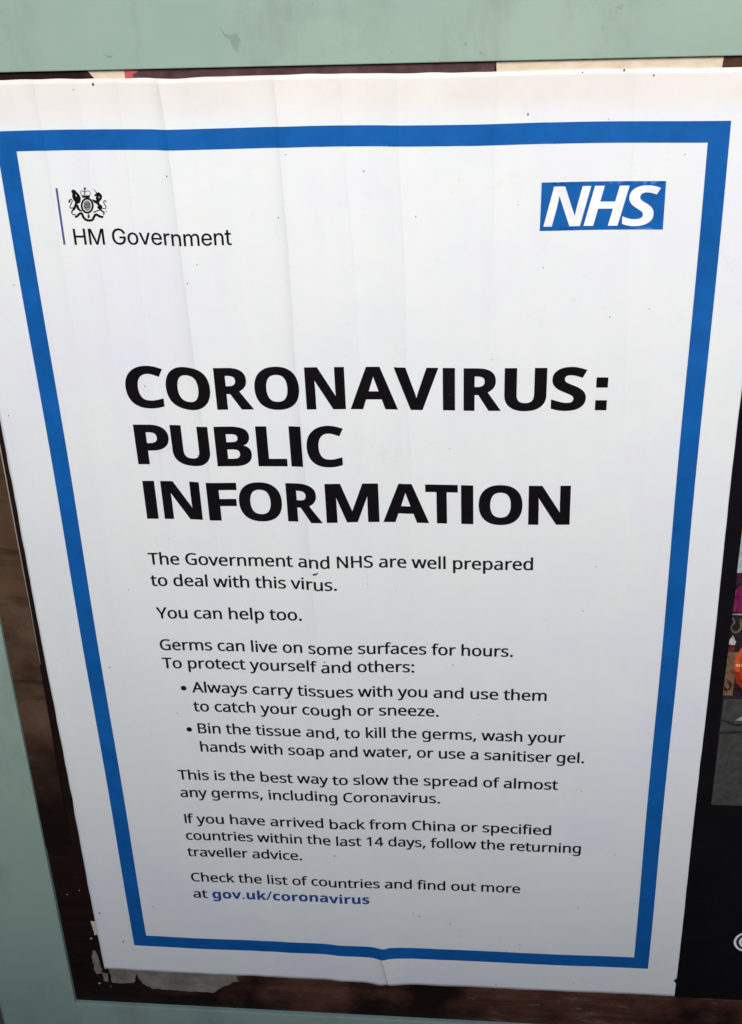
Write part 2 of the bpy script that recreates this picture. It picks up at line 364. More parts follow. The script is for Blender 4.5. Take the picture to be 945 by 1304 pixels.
# glyph outlines used for the print, [advance, contour, contour...], contours as x,y,x,y
GLYPHS = r'''{"R":{",":[344,[246,135,217,37,178,-67,136,-166,53,-166,78,-61,100,49,117,149,237,149]],
".":[344,[92,69,94,91,98,110,105,125,115,136,141,150,171,155,187,154,202,150,215,144,228,136,238,125,246,110,250,91,251,69,250,48,246,30,238,14,228,3,215,-6,202,-13,187,-17,171,-18,141,-13,115,3,105,14,98,30,94,48]],
"1":[734,[455,0,345,0,345,640,346,703,348,751,350,798,313,763,271,728,173,648,114,724,362,916,455,916]],
"4":[734,[708,208,575,208,575,0,466,0,466,208,27,208,27,304,458,921,575,921,575,309,708,309],[466,598,466,659,468,711,470,758,472,801,467,801,441,748,412,701,137,309,466,309]],
":":[344,[92,69,94,91,98,110,105,125,115,136,141,150,171,155,187,154,202,150,215,144,228,136,238,125,246,110,250,91,251,69,250,48,246,30,238,14,228,3,215,-6,202,-13,187,-17,171,-18,141,-13,115,3,105,14,98,30,94,48],[92,618,94,641,98,660,105,675,115,686,141,701,171,706,187,704,202,701,215,695,228,686,238,675,246,660,250,641,251,618,250,597,246,579,238,564,228,552,215,543,202,536,187,532,171,531,141,536,115,552,105,564,98,579,94,597]],
"A":[820,[699,0,589,284,226,284,117,0,0,0,358,920,462,920,819,0],[452,663,439,701,421,756,408,801,395,749,380,701,368,663,264,386,554,386]],
"B":[834,[386,916,441,915,491,910,537,903,578,894,614,881,646,865,684,835,712,796,728,747,734,689,733,663,729,638,723,615,714,593,703,573,689,555,673,539,655,524,634,511,612,501,587,493,559,486,559,480,588,474,614,467,640,458,664,447,686,433,706,417,723,398,738,377,750,353,758,326,763,295,765,260,762,220,755,183,743,149,726,119,705,91,680,67,650,47,617,30,579,17,538,8,494,2,447,0,124,0,124,916],[409,526,464,528,509,536,545,547,571,564,590,585,604,611,612,641,615,676,611,711,601,741,585,766,561,785,531,799,492,809,446,815,391,817,240,817,240,526],[240,430,240,98,425,98,481,100,528,109,566,124,594,145,615,171,630,200,639,233,642,269,640,293,636,315,630,335,620,354,608,371,592,386,573,399,550,410,523,419,492,425,456,429,416,430]],
"C":[811,[517,828,481,826,447,821,415,814,385,803,357,789,330,772,306,752,285,729,266,704,249,676,234,646,222,613,212,577,206,540,202,500,200,458,202,403,209,353,220,305,235,262,255,222,279,188,308,158,341,133,378,114,419,100,465,91,516,89,546,89,574,91,603,94,630,99,657,104,683,110,709,117,735,124,735,24,709,15,683,8,656,1,629,-4,601,-8,570,-11,536,-12,499,-13,432,-9,371,2,315,20,266,45,222,77,184,115,151,159,125,209,111,246,99,284,90,325,83,368,80,412,78,459,80,510,85,559,95,605,107,649,123,691,143,729,166,765,192,798,221,828,254,854,290,876,330,895,372,910,418,920,467,927,518,929,553,928,588,925,621,921,654,915,686,907,716,898,745,887,771,875,725,778,703,787,680,796,656,804,631,812,604,819,576,824,547,827]],
"G":[934,[522,484,839,484,839,35,802,23,764,13,727,5,689,-1,650,-6,608,-10,564,-12,517,-13,449,-9,386,1,329,19,277,44,231,76,191,114,157,157,129,207,113,244,101,282,91,323,84,366,80,411,78,458,80,505,85,550,92,592,103,633,117,671,135,707,166,757,204,800,247,838,297,871,334,888,373,903,414,914,458,922,504,927,553,929,591,928,628,925,664,921,699,915,732,907,765,898,796,887,826,875,783,775,758,785,731,795,703,804,673,812,642,819,611,824,579,827,547,828,494,825,445,816,400,802,359,783,322,758,290,728,263,694,240,655,222,612,209,564,201,513,199,458,201,405,208,355,219,309,234,265,254,225,280,190,310,160,345,134,386,114,433,99,485,90,544,87,573,88,600,89,624,91,647,94,724,109,724,381,522,381]],
"H":[951,[825,0,710,0,710,427,240,427,240,0,124,0,124,916,240,916,240,529,710,529,710,916,825,916]],
"I":[435,[382,0,51,0,51,67,159,91,159,824,51,849,51,916,382,916,382,849,275,824,275,91,382,67]],
"N":[975,[851,0,716,0,226,761,221,761,225,691,229,605,231,512,231,0,124,0,124,916,258,916,747,158,752,158,749,219,745,309,743,399,743,916,851,916]],
"S":[704,[644,245,642,206,634,169,622,136,604,106,582,79,556,55,526,35,491,18,452,4,410,-5,365,-11,317,-13,292,-13,267,-12,242,-10,219,-8,196,-5,174,-1,153,3,133,7,115,12,97,18,81,24,65,31,65,141,90,131,117,122,147,113,180,104,215,97,250,91,286,88,322,87,355,88,385,92,412,97,436,105,458,115,477,127,493,141,506,157,516,174,523,193,527,213,529,235,527,256,524,276,518,294,509,311,498,326,483,340,465,354,443,368,418,381,387,394,352,409,313,423,284,435,258,446,233,458,210,470,189,483,169,497,152,512,136,527,122,544,110,562,100,581,92,600,85,622,81,645,78,669,77,695,79,731,86,763,98,793,114,821,135,845,159,867,186,885,217,901,252,913,289,922,328,927,370,929,407,928,442,925,476,921,508,915,539,907,568,898,596,889,622,878,586,779,562,789,537,798,510,806,483,813,455,820,426,824,397,827,367,828,339,827,314,823,291,818,271,811,253,802,237,791,224,778,213,764,205,748,199,732,195,713,194,694,195,672,199,652,205,634,213,617,224,602,238,588,256,575,276,562,300,549,327,536,359,523,394,509,433,494,468,479,501,463,531,446,557,428,580,409,599,387,615,364,628,339,637,311,642,279]],
"T":[713,[414,0,299,0,299,815,13,815,13,916,699,916,699,815,414,815]],
"Y":[726,[363,466,602,916,726,916,421,355,421,0,305,0,305,350,0,916,126,916]],
"a":[720,[370,699,428,696,479,685,521,668,556,644,582,612,601,573,612,525,616,468,616,0,534,0,512,98,507,98,492,80,477,63,461,49,446,35,430,24,412,14,394,5,374,-1,353,-6,329,-10,304,-12,276,-13,246,-11,217,-7,190,-1,165,9,141,21,121,37,103,55,87,76,75,101,66,128,61,158,59,191,64,240,79,282,104,319,140,350,169,367,203,381,243,393,286,402,335,407,389,411,506,414,506,455,503,495,496,528,485,555,468,575,448,589,423,600,395,606,363,608,336,607,311,604,285,599,260,592,236,584,213,575,191,566,169,556,135,640,158,652,184,663,211,673,241,682,272,690,304,695,336,698],[403,332,344,328,294,319,255,307,225,291,204,271,188,248,179,221,176,190,178,163,185,140,196,121,211,105,230,93,251,85,275,80,302,78,343,81,381,90,416,105,447,126,472,154,490,187,501,228,504,275,504,336]],
"b":[789,[222,738,220,656,216,597,222,597,238,618,257,637,279,654,303,670,330,683,362,692,396,697,435,699,496,694,551,677,599,649,641,610,665,578,684,541,699,499,710,452,716,400,719,344,716,287,710,235,699,188,683,146,664,109,641,77,614,49,584,27,550,10,515,-3,476,-10,435,-13,396,-11,362,-5,330,4,303,17,279,32,257,49,238,67,222,87,213,87,190,0,109,0,109,975,222,975],[416,606,381,604,350,599,323,590,300,578,281,562,264,543,250,520,240,493,232,463,226,428,223,390,222,348,222,343,225,283,232,230,245,186,264,148,289,119,323,98,366,85,418,81,462,85,499,98,531,119,556,149,576,187,590,232,599,285,602,345,599,406,590,459,576,503,556,540,530,569,498,589,460,602]],
"c":[616,[385,-13,341,-11,299,-4,259,8,223,24,189,46,159,72,133,103,111,140,93,182,81,229,73,282,71,340,73,401,81,455,94,504,113,547,136,584,163,616,193,642,228,663,265,680,305,691,348,698,393,701,419,700,444,698,469,694,494,690,517,684,538,678,557,671,574,663,539,570,467,591,447,596,427,599,408,601,390,602,357,600,327,594,300,585,276,572,255,556,237,536,221,512,209,485,200,454,193,420,189,383,187,341,189,302,193,265,200,232,209,201,221,174,236,151,254,131,275,114,298,101,324,92,352,87,384,85,411,85,437,88,461,91,483,96,504,102,524,109,544,116,562,124,562,24,544,16,526,9,506,2,486,-3,464,-7,440,-10,413,-12]],
"d":[789,[353,-13,292,-7,237,9,189,37,148,76,124,109,105,146,90,187,79,234,73,286,71,343,73,399,79,451,90,498,105,540,124,578,148,610,190,650,238,678,293,695,354,701,380,700,404,697,427,693,448,687,467,680,485,671,502,661,517,651,531,639,544,626,556,613,567,599,575,599,570,649,567,701,567,975,680,975,680,0,589,0,572,92,567,92,556,78,544,64,531,51,517,39,502,28,485,18,467,9,447,1,426,-5,403,-9,379,-12],[371,81,421,85,464,96,498,114,524,140,544,174,557,215,566,264,568,321,568,341,566,402,558,455,545,500,526,538,500,568,466,590,422,603,370,607,327,602,290,589,259,566,233,534,213,495,199,450,190,398,187,340,190,282,199,231,213,186,233,149,259,119,290,98,328,85]],
"e":[724,[375,701,417,698,457,691,493,679,527,662,557,641,583,616,605,587,624,554,639,517,650,478,656,435,658,390,658,322,187,322,192,267,204,219,222,178,247,144,278,118,315,99,358,87,407,83,439,84,468,86,497,90,523,96,548,102,574,111,601,120,627,131,627,32,601,21,575,12,549,4,523,-2,497,-7,467,-10,436,-12,402,-13,354,-10,310,-3,268,10,229,27,194,49,162,77,135,109,112,146,94,187,81,233,73,284,71,339,73,393,80,444,92,490,108,532,129,571,154,604,183,633,215,657,251,676,289,690,331,698],[373,608,335,605,301,595,271,579,246,556,225,528,208,494,197,456,190,412,540,412,539,440,536,467,530,492,522,515,512,535,500,553,485,569,468,583,448,594,426,602,401,607]],
"f":[441,[426,600,253,600,253,0,140,0,140,600,19,600,19,653,140,692,140,731,141,774,146,812,155,845,166,875,181,901,198,923,219,941,243,956,269,967,298,975,329,980,363,982,383,981,402,980,421,978,438,974,497,958,467,870,420,883,392,888,364,889,338,887,315,880,296,868,280,851,268,830,260,803,254,770,253,733,253,688,426,688]],
"g":[789,[353,701,386,699,417,694,447,686,475,675,502,660,526,643,548,621,568,597,575,597,590,688,680,688,680,-12,678,-58,672,-101,661,-140,647,-175,628,-206,605,-233,577,-256,545,-275,509,-289,468,-300,422,-306,372,-308,336,-307,301,-305,267,-302,235,-297,205,-291,177,-283,150,-275,124,-264,124,-160,150,-172,177,-183,207,-192,239,-200,272,-206,306,-211,342,-213,379,-214,420,-211,458,-201,490,-185,518,-162,540,-134,556,-101,565,-63,568,-21,568,6,570,51,572,91,567,91,548,66,527,45,503,27,478,13,450,2,420,-6,388,-11,354,-13,291,-7,235,11,187,40,146,81,123,114,104,152,89,193,79,239,73,289,71,343,73,395,79,445,89,490,104,532,123,570,146,604,187,646,235,676,290,695],[368,606,340,604,315,598,291,588,270,575,251,558,234,537,220,513,209,485,199,454,193,420,189,382,187,341,190,282,199,229,214,184,234,147,260,117,292,96,329,84,371,80,396,80,420,83,441,87,461,93,478,101,495,110,509,122,522,135,534,151,543,168,552,188,558,209,563,233,567,258,569,286,570,316,570,343,568,387,564,427,558,463,549,494,536,521,521,544,503,563,482,579,458,590,431,599,401,604]],
"h":[793,[222,689,220,639,216,593,223,593,235,610,248,626,262,639,278,652,296,663,314,672,333,680,353,687,374,692,395,696,416,699,438,699,478,698,514,693,547,684,577,673,603,658,626,639,645,617,661,591,673,562,682,528,687,490,689,448,689,0,577,0,577,440,575,479,568,513,556,541,540,565,519,583,492,595,461,603,423,606,387,604,355,598,327,589,303,577,283,561,265,541,251,518,241,492,232,463,227,430,223,394,222,355,222,0,109,0,109,975,222,975]],
"i":[331,[222,688,222,0,109,0,109,688],[167,946,191,941,212,928,227,906,232,874,227,842,212,820,191,806,167,802,141,806,119,820,105,842,100,874,105,906,119,928,141,941]],
"k":[685,[221,466,219,412,216,354,221,354,244,384,275,423,303,455,522,688,654,688,376,394,674,0,538,0,299,321,221,253,221,0,109,0,109,975,221,975]],
"l":[331,[222,0,109,0,109,975,222,975]],
"m":[1200,[864,701,918,697,966,686,1005,667,1038,641,1063,606,1081,563,1092,510,1096,448,1096,0,984,0,984,443,982,481,976,514,965,542,950,565,931,583,907,595,878,603,844,606,798,602,758,591,726,573,701,548,682,516,669,477,661,432,658,380,658,0,547,0,547,443,546,469,543,492,538,514,531,533,523,550,512,565,499,578,485,588,468,596,450,601,429,604,405,606,373,604,344,598,318,589,296,577,278,561,262,541,249,519,239,493,232,464,226,431,223,396,222,357,222,0,109,0,109,688,200,688,217,594,223,594,235,611,247,627,261,641,277,654,293,665,310,674,328,682,346,689,366,694,386,698,406,700,426,701,464,699,499,694,531,685,559,672,584,656,605,636,622,613,636,585,643,585,662,613,684,636,709,656,737,672,767,685,799,694,831,699]],
"n":[793,[440,701,498,697,548,686,591,667,626,641,654,606,673,563,685,510,689,448,689,0,577,0,577,440,575,479,568,513,556,541,540,565,519,583,492,595,461,603,423,606,371,602,327,590,292,570,266,541,247,506,233,463,225,413,222,357,222,0,109,0,109,688,200,688,217,594,223,594,235,611,249,627,264,641,280,654,298,665,316,674,335,682,355,689,376,694,397,698,418,700]],
"o":[776,[707,345,706,303,701,264,694,227,685,193,672,161,657,132,640,105,620,81,598,59,574,40,548,24,519,11,488,1,456,-7,422,-11,386,-13,353,-11,321,-7,290,1,260,11,233,24,207,40,183,59,160,81,140,105,123,132,107,161,94,193,84,227,77,264,72,303,71,345,73,400,80,451,92,497,109,538,130,575,156,608,186,636,219,659,257,677,298,690,342,698,390,701,435,698,478,690,518,677,555,659,589,636,618,608,644,575,667,538,684,497,697,451,704,400],[187,345,189,306,193,270,199,236,209,205,221,177,236,152,254,131,275,113,299,99,326,89,356,83,389,81,422,83,452,89,479,99,503,113,524,131,542,152,557,177,569,205,578,236,585,270,589,306,590,345,589,385,585,421,578,455,568,485,556,512,541,536,523,557,502,574,479,588,451,598,421,604,387,606,338,601,297,588,262,567,235,536,214,498,199,454,190,403]],
"p":[789,[436,701,497,695,551,678,599,651,641,612,665,580,684,543,699,501,710,454,716,402,719,345,716,289,710,238,699,191,683,148,664,111,641,78,614,50,584,28,551,10,515,-3,477,-10,435,-13,409,-12,385,-9,363,-5,341,1,322,9,303,17,287,27,271,38,257,49,245,61,233,74,222,87,214,87,219,32,222,-26,222,-308,109,-308,109,688,201,688,217,594,222,594,233,609,245,622,257,635,271,648,287,660,303,670,321,679,341,686,362,693,385,697,410,700],[416,606,383,604,353,599,327,591,304,579,284,565,268,546,254,525,243,500,234,472,228,441,224,406,222,367,222,345,223,304,226,267,232,233,240,201,250,174,264,149,281,129,301,112,324,98,352,89,383,83,418,81,448,83,476,89,500,100,522,115,540,134,557,156,571,182,582,210,591,241,597,274,601,309,602,346,599,402,590,453,576,497,556,535,530,566,498,588,460,601]],
"r":[530,[430,701,472,699,511,693,497,589,460,595,422,598,402,597,383,594,365,589,346,581,329,572,312,561,297,549,282,534,269,519,257,501,247,482,238,462,231,440,226,417,223,393,222,367,222,0,109,0,109,688,201,688,214,562,219,562,231,581,243,599,257,616,272,632,288,647,305,660,323,672,343,682,363,690,384,696,407,699]],
"s":[615,[557,190,555,158,549,129,538,102,523,78,505,57,483,39,458,23,429,10,396,0,361,-7,323,-11,282,-13,248,-12,215,-10,186,-6,158,-1,133,5,110,13,87,21,67,31,67,133,88,123,112,114,138,104,166,96,195,88,225,83,255,79,285,78,325,80,359,85,387,94,409,106,426,121,438,138,445,158,448,180,444,204,434,226,425,236,414,246,400,257,383,267,363,277,339,289,310,300,278,313,246,326,217,339,189,352,164,364,142,378,122,393,105,409,91,426,80,445,72,467,67,491,65,518,70,560,83,596,105,627,137,653,175,674,219,689,268,698,323,701,354,700,384,698,413,694,441,688,468,682,494,674,519,665,543,654,504,565,482,573,460,581,437,589,413,595,389,601,365,605,340,607,316,608,283,607,255,603,230,596,210,586,194,573,182,559,176,543,173,525,177,499,190,477,200,467,212,457,228,448,246,438,267,428,291,418,319,406,350,394,382,382,411,369,438,357,462,344,484,330,503,315,519,299,532,282,543,262,551,240,555,216]],
"t":[463,[339,80,391,84,435,94,435,8,413,0,384,-7,367,-10,351,-11,335,-12,319,-13,293,-12,268,-8,243,-2,220,6,198,17,179,31,161,49,146,71,134,96,125,126,120,161,118,200,118,600,21,600,21,654,119,699,164,846,231,846,231,688,430,688,430,600,231,600,231,203,233,173,238,148,248,127,261,110,277,97,296,87,316,81]],
"u":[793,[684,688,684,0,591,0,575,91,570,91,558,74,545,58,530,44,513,32,496,21,477,12,458,4,438,-2,417,-7,396,-10,374,-12,352,-13,312,-11,276,-6,243,2,214,13,187,28,165,47,145,69,130,95,117,125,108,158,103,196,101,237,101,688,216,688,216,245,218,207,225,173,236,145,253,122,274,104,300,91,332,83,368,81,405,83,437,88,465,97,489,110,510,126,527,145,541,168,552,194,561,224,566,256,570,291,571,330,571,688]],
"v":[652,[260,0,0,688,121,688,267,282,289,219,309,153,322,100,327,100,342,154,364,221,385,282,531,688,652,688,390,0]],
"w":[1009,[553,389,538,442,524,492,513,536,506,571,500,571,493,536,483,491,470,441,454,387,331,1,203,1,14,689,131,689,226,322,245,247,261,175,271,117,276,117,285,155,296,204,309,255,322,302,444,689,567,689,685,302,704,239,721,174,731,118,736,118,746,173,763,244,783,322,879,689,994,689,803,1,671,1]],
"y":[654,[1,688,122,688,271,296,294,230,314,167,328,109,334,109,358,193,393,298,532,688,654,688,358,-95,345,-126,332,-155,317,-182,301,-207,284,-230,265,-250,244,-267,221,-282,197,-293,170,-301,140,-306,108,-308,54,-305,14,-298,14,-208,48,-213,90,-216,109,-215,127,-212,143,-207,158,-201,172,-193,185,-183,197,-171,208,-158,218,-144,227,-128,235,-112,243,-94,278,-3]],
"z":[603,[553,0,50,0,50,74,420,600,72,600,72,688,544,688,544,603,180,87,553,87]],
" ":[333]},"B":{".":[288,[143,-15,118,-11,97,2,82,25,77,58,82,92,97,114,118,126,143,130,169,126,191,114,206,92,211,58,206,25,191,2,169,-11]],
"/":[400,[11,0,297,767,389,767,103,0]],
":":[288,[143,445,118,449,97,462,82,485,77,518,79,537,82,553,88,565,97,575,118,587,143,591,169,587,191,575,199,565,206,553,209,537,211,518,206,485,191,462,169,449],[143,-15,118,-11,97,2,82,25,77,58,82,92,97,114,118,126,143,130,169,126,191,114,206,92,211,58,206,25,191,2,169,-11]],
"A":[741,[0,0,271,770,470,770,741,0,566,0,510,183,231,183,175,0],[272,319,472,319,415,498,401,544,385,601,371,651,356,598,339,538,327,498]],
"B":[722,[97,0,97,767,335,767,407,765,470,756,523,743,567,724,602,699,626,665,641,623,646,573,644,541,638,512,629,486,615,462,598,442,578,426,554,414,528,407,528,402,546,397,564,391,581,384,597,375,612,364,625,351,637,336,647,319,655,299,661,277,664,251,665,222,660,173,646,129,623,91,590,59,549,33,501,15,446,4,384,0],[259,463,354,463,386,465,414,469,435,476,452,486,464,498,472,513,478,531,479,551,477,572,471,589,461,603,447,615,429,623,405,629,378,633,345,634,259,634],[259,134,365,134,399,136,427,141,450,150,467,163,480,178,489,196,495,216,496,239,495,259,489,277,480,294,467,308,449,319,425,328,396,333,360,334,259,334]],
"C":[684,[407,-11,351,-8,299,1,253,17,212,38,176,65,145,97,120,134,99,176,83,222,71,272,65,325,62,383,65,439,73,492,86,542,104,588,128,630,156,667,189,700,226,727,268,750,315,765,367,775,422,778,451,777,479,774,508,770,537,763,565,756,593,746,620,736,647,724,594,592,573,602,551,611,529,620,508,628,486,634,465,639,443,642,422,643,378,638,340,625,307,603,279,573,258,535,242,490,233,439,230,381,233,324,241,273,256,229,276,192,302,162,335,141,375,129,422,125,446,125,469,127,493,131,516,135,540,141,565,148,591,156,618,165,618,29,593,19,568,11,543,4,518,-1,492,-5,466,-8,437,-10]],
"F":[590,[97,0,97,767,536,767,536,634,257,634,257,436,517,436,517,303,257,303,257,0]],
"I":[418,[34,0,34,92,128,135,128,632,34,675,34,767,384,767,384,675,290,632,290,135,384,92,384,0]],
"L":[607,[97,0,97,767,259,767,259,134,571,134,571,0]],
"M":[1013,[97,0,97,767,318,767,500,181,503,181,695,767,917,767,917,0,765,0,765,363,767,447,770,537,773,601,768,601,571,0,421,0,236,602,232,602,236,537,240,445,242,357,242,0]],
"N":[874,[97,0,97,767,302,767,635,192,638,192,633,299,631,404,631,767,777,767,777,0,571,0,236,580,232,580,239,471,242,361,242,0]],
"O":[855,[428,-11,368,-8,314,2,265,17,222,39,184,66,151,98,124,135,102,177,84,224,72,274,65,328,62,386,65,443,72,497,84,547,102,593,124,635,151,671,184,703,222,730,265,752,314,767,369,776,429,779,488,776,542,767,591,752,634,730,672,703,704,671,732,634,754,593,771,546,783,496,791,442,793,385,791,327,783,273,771,223,754,177,732,135,704,98,672,66,634,39,591,17,542,2,488,-8],[428,126,476,130,517,143,551,165,577,195,597,233,611,277,619,328,622,385,619,442,611,493,597,537,577,575,551,605,517,626,477,639,429,644,381,639,340,626,306,605,279,575,259,537,245,493,236,442,233,385,236,328,245,277,259,233,279,195,306,165,340,143,380,130]],
"P":[675,[97,0,97,767,342,767,411,763,470,751,519,731,558,703,588,668,609,627,622,580,626,528,625,495,619,463,611,432,599,402,582,375,561,350,536,328,506,308,470,293,429,282,382,275,329,273,259,273,259,0],[259,406,313,406,345,408,374,413,400,422,422,434,439,449,452,469,460,494,462,522,454,571,430,606,390,627,333,634,259,634]],
"R":[709,[97,0,97,767,320,767,394,764,457,753,509,735,552,710,584,678,608,639,622,592,626,537,625,512,621,488,615,466,607,445,596,427,583,409,570,393,554,379,537,366,520,354,502,343,484,334,709,0,529,0,346,294,259,294,259,0],[259,427,312,427,349,428,381,433,407,442,427,453,442,469,453,487,460,508,462,533,460,558,453,580,441,597,425,611,404,621,377,628,346,633,308,634,259,634]],
"S":[592,[266,-11,207,-8,152,1,99,15,49,35,49,187,77,175,105,164,134,154,163,143,192,135,221,129,250,125,279,124,307,125,331,129,350,137,365,147,376,159,384,173,388,188,390,205,387,226,379,244,366,261,347,275,324,289,299,303,271,317,241,331,183,361,167,370,152,381,137,392,123,405,109,419,97,435,86,451,76,470,68,489,63,511,59,534,58,560,62,609,75,652,97,689,128,720,166,746,210,764,261,774,318,778,348,777,377,774,405,770,433,764,460,756,488,747,517,736,546,724,493,597,468,608,443,617,420,624,399,631,378,636,356,640,335,642,313,643,291,641,272,637,255,630,242,621,231,610,223,596,219,582,217,565,219,546,226,529,238,514,254,501,274,488,299,474,328,459,362,443,391,429,417,415,441,400,463,385,482,369,499,352,514,334,527,314,536,292,543,268,548,242,549,213,544,164,531,121,508,83,475,50,435,23,386,4,330,-7]],
"T":[622,[230,0,230,632,21,632,21,767,601,767,601,632,392,632,392,0]],
"U":[812,[403,-11,331,-6,269,9,215,33,171,67,136,109,111,158,96,212,91,273,91,767,254,767,254,298,256,254,263,217,275,187,292,164,314,147,340,135,371,128,407,126,444,128,476,136,502,149,523,168,539,192,550,221,557,257,559,299,559,767,721,767,721,271,719,232,712,195,701,160,686,127,666,97,642,70,614,47,581,26,543,10,501,-1,454,-8]],
"V":[698,[260,0,0,767,164,767,308,311,321,267,337,200,349,142,361,200,377,267,389,311,534,767,698,767,437,0]],
"a":[649,[227,-11,189,-8,155,1,124,15,97,35,74,61,58,93,48,131,45,175,49,219,62,256,82,288,111,313,148,333,193,348,246,357,307,362,409,365,409,391,408,413,403,431,396,447,385,459,372,468,356,475,338,479,318,480,297,480,276,477,255,473,234,468,214,461,193,454,173,446,153,437,100,546,124,558,150,568,177,577,205,585,234,591,263,595,294,598,325,599,380,595,429,586,471,570,506,547,533,519,553,483,565,440,568,391,568,0,457,0,426,80,421,80,402,57,383,39,362,23,342,11,319,1,292,-5,261,-9],[287,106,312,108,334,114,355,124,374,137,389,154,401,174,407,197,409,224,409,272,347,270,311,267,282,262,258,253,240,242,226,228,217,212,211,194,210,174,215,143,231,122,256,110]],
"c":[552,[322,-11,261,-6,206,7,159,30,120,62,89,103,66,155,53,217,48,290,51,341,57,388,69,429,85,465,105,497,129,524,156,547,186,565,220,579,256,589,295,595,336,597,365,597,393,594,418,591,441,586,463,579,483,573,502,565,519,558,472,434,401,459,385,463,369,466,352,468,336,469,282,457,243,424,219,369,212,291,214,250,220,215,230,185,244,161,262,143,284,130,308,122,336,119,361,120,384,123,405,127,426,133,445,140,464,149,482,159,501,170,501,33,482,22,463,13,444,5,424,-1,402,-5,378,-8,352,-10]],
"g":[680,[303,-258,272,-257,243,-256,215,-254,188,-250,161,-246,135,-240,109,-232,84,-224,84,-96,139,-115,195,-129,253,-138,313,-141,367,-132,405,-107,429,-66,436,-8,436,4,438,42,441,76,436,76,420,55,403,37,384,21,364,10,343,1,320,-6,295,-9,270,-11,220,-6,177,9,139,34,107,69,81,113,63,165,52,225,48,292,52,360,63,420,82,473,109,517,141,552,180,577,224,592,274,597,325,592,371,576,410,549,444,511,448,511,461,587,596,587,596,-1,592,-60,578,-112,555,-156,522,-192,481,-221,430,-242,371,-254],[327,115,355,117,380,124,401,135,417,150,430,171,440,198,445,232,447,272,447,291,445,335,440,372,431,403,418,427,401,444,380,457,355,465,325,467,275,456,240,423,219,368,212,290,219,213,240,159,276,126]],
"i":[328,[164,660,147,661,131,664,116,669,103,677,92,687,84,701,79,718,77,738,79,759,84,776,92,790,103,800,116,807,131,812,147,816,164,817,182,816,197,812,212,807,226,800,237,790,245,776,250,759,251,738,250,718,245,701,237,687,226,677,212,669,197,664,182,661],[84,0,84,587,244,587,244,0]],
"k":[666,[84,0,84,817,244,817,244,451,241,385,235,319,237,319,271,365,307,408,472,587,652,587,419,332,666,0,481,0,313,237,244,183,244,0]],
"n":[706,[84,0,84,587,206,587,228,511,236,511,252,533,270,550,290,565,313,577,338,586,364,592,390,596,417,597,462,594,502,585,538,569,568,546,593,517,611,480,622,435,625,383,625,0,465,0,465,343,464,372,460,398,453,420,443,438,430,452,413,462,394,468,371,470,337,466,309,457,287,441,271,420,259,392,251,359,246,320,244,276,244,0]],
"o":[665,[331,-11,291,-9,254,-2,218,9,185,25,155,44,128,68,105,96,85,128,69,164,57,204,51,247,48,294,53,363,67,424,91,476,125,519,166,553,215,578,271,593,334,597,374,595,412,589,447,578,480,562,510,542,537,519,560,491,580,459,596,424,608,385,615,341,617,294,612,226,598,165,574,113,540,69,498,34,449,9,394,-6],[333,118,363,121,388,129,409,143,425,163,437,188,446,218,452,254,453,294,452,335,446,371,437,401,425,425,408,444,388,458,362,466,332,469,303,466,277,458,257,444,240,425,228,401,219,371,213,335,212,294,213,254,219,218,228,188,240,163,257,143,278,129,303,121]],
"r":[488,[84,0,84,587,205,587,229,488,236,488,251,510,267,530,286,548,307,565,331,579,356,589,383,595,412,597,439,596,465,593,453,443,431,446,406,448,386,447,366,444,347,440,328,434,310,425,294,415,279,402,267,387,257,369,250,349,245,325,244,299,244,0]],
"s":[534,[243,-11,213,-10,186,-9,161,-6,138,-3,116,2,93,8,71,15,49,24,49,156,74,146,99,136,125,128,152,120,178,114,203,110,226,107,248,106,270,107,289,110,304,114,315,120,330,136,335,157,333,171,327,184,314,196,292,211,277,219,258,228,235,238,208,249,182,261,158,273,137,284,118,296,102,308,87,322,75,336,66,352,58,369,53,389,49,410,48,434,52,472,64,506,84,534,112,557,146,574,186,587,230,595,280,597,308,597,334,595,360,591,385,587,410,580,435,572,461,563,487,551,438,436,357,467,337,472,318,476,298,478,278,479,247,477,225,470,212,457,207,441,210,427,217,415,230,404,252,391,330,357,354,346,377,336,398,325,417,314,434,303,449,290,462,275,473,260,482,242,488,222,492,199,493,174,489,132,478,95,458,64,430,37,395,16,352,1,301,-8]],
"u":[706,[289,-11,244,-8,204,2,168,18,138,40,113,70,95,107,84,152,81,204,81,587,241,587,241,244,242,215,246,189,253,167,263,149,276,135,293,125,312,119,335,117,369,120,397,130,419,145,435,167,447,195,455,228,460,267,462,311,462,587,622,587,622,0,500,0,478,75,470,75,454,54,436,36,416,21,393,10,368,1,342,-6,316,-9]],
"v":[611,[224,0,0,587,168,587,280,253,296,190,303,132,307,132,310,161,315,191,322,222,331,253,444,587,611,587,388,0]],
" ":[280]},"X":{"N":[811,[28,0,190,767,377,767,556,202,560,202,569,260,582,335,595,404,673,767,817,767,654,0,475,0,288,580,283,580,278,550,270,492,260,423,248,361,172,0]],
"H":[752,[28,0,190,767,350,767,287,466,534,466,597,767,758,767,595,0,435,0,505,331,258,331,188,0]],
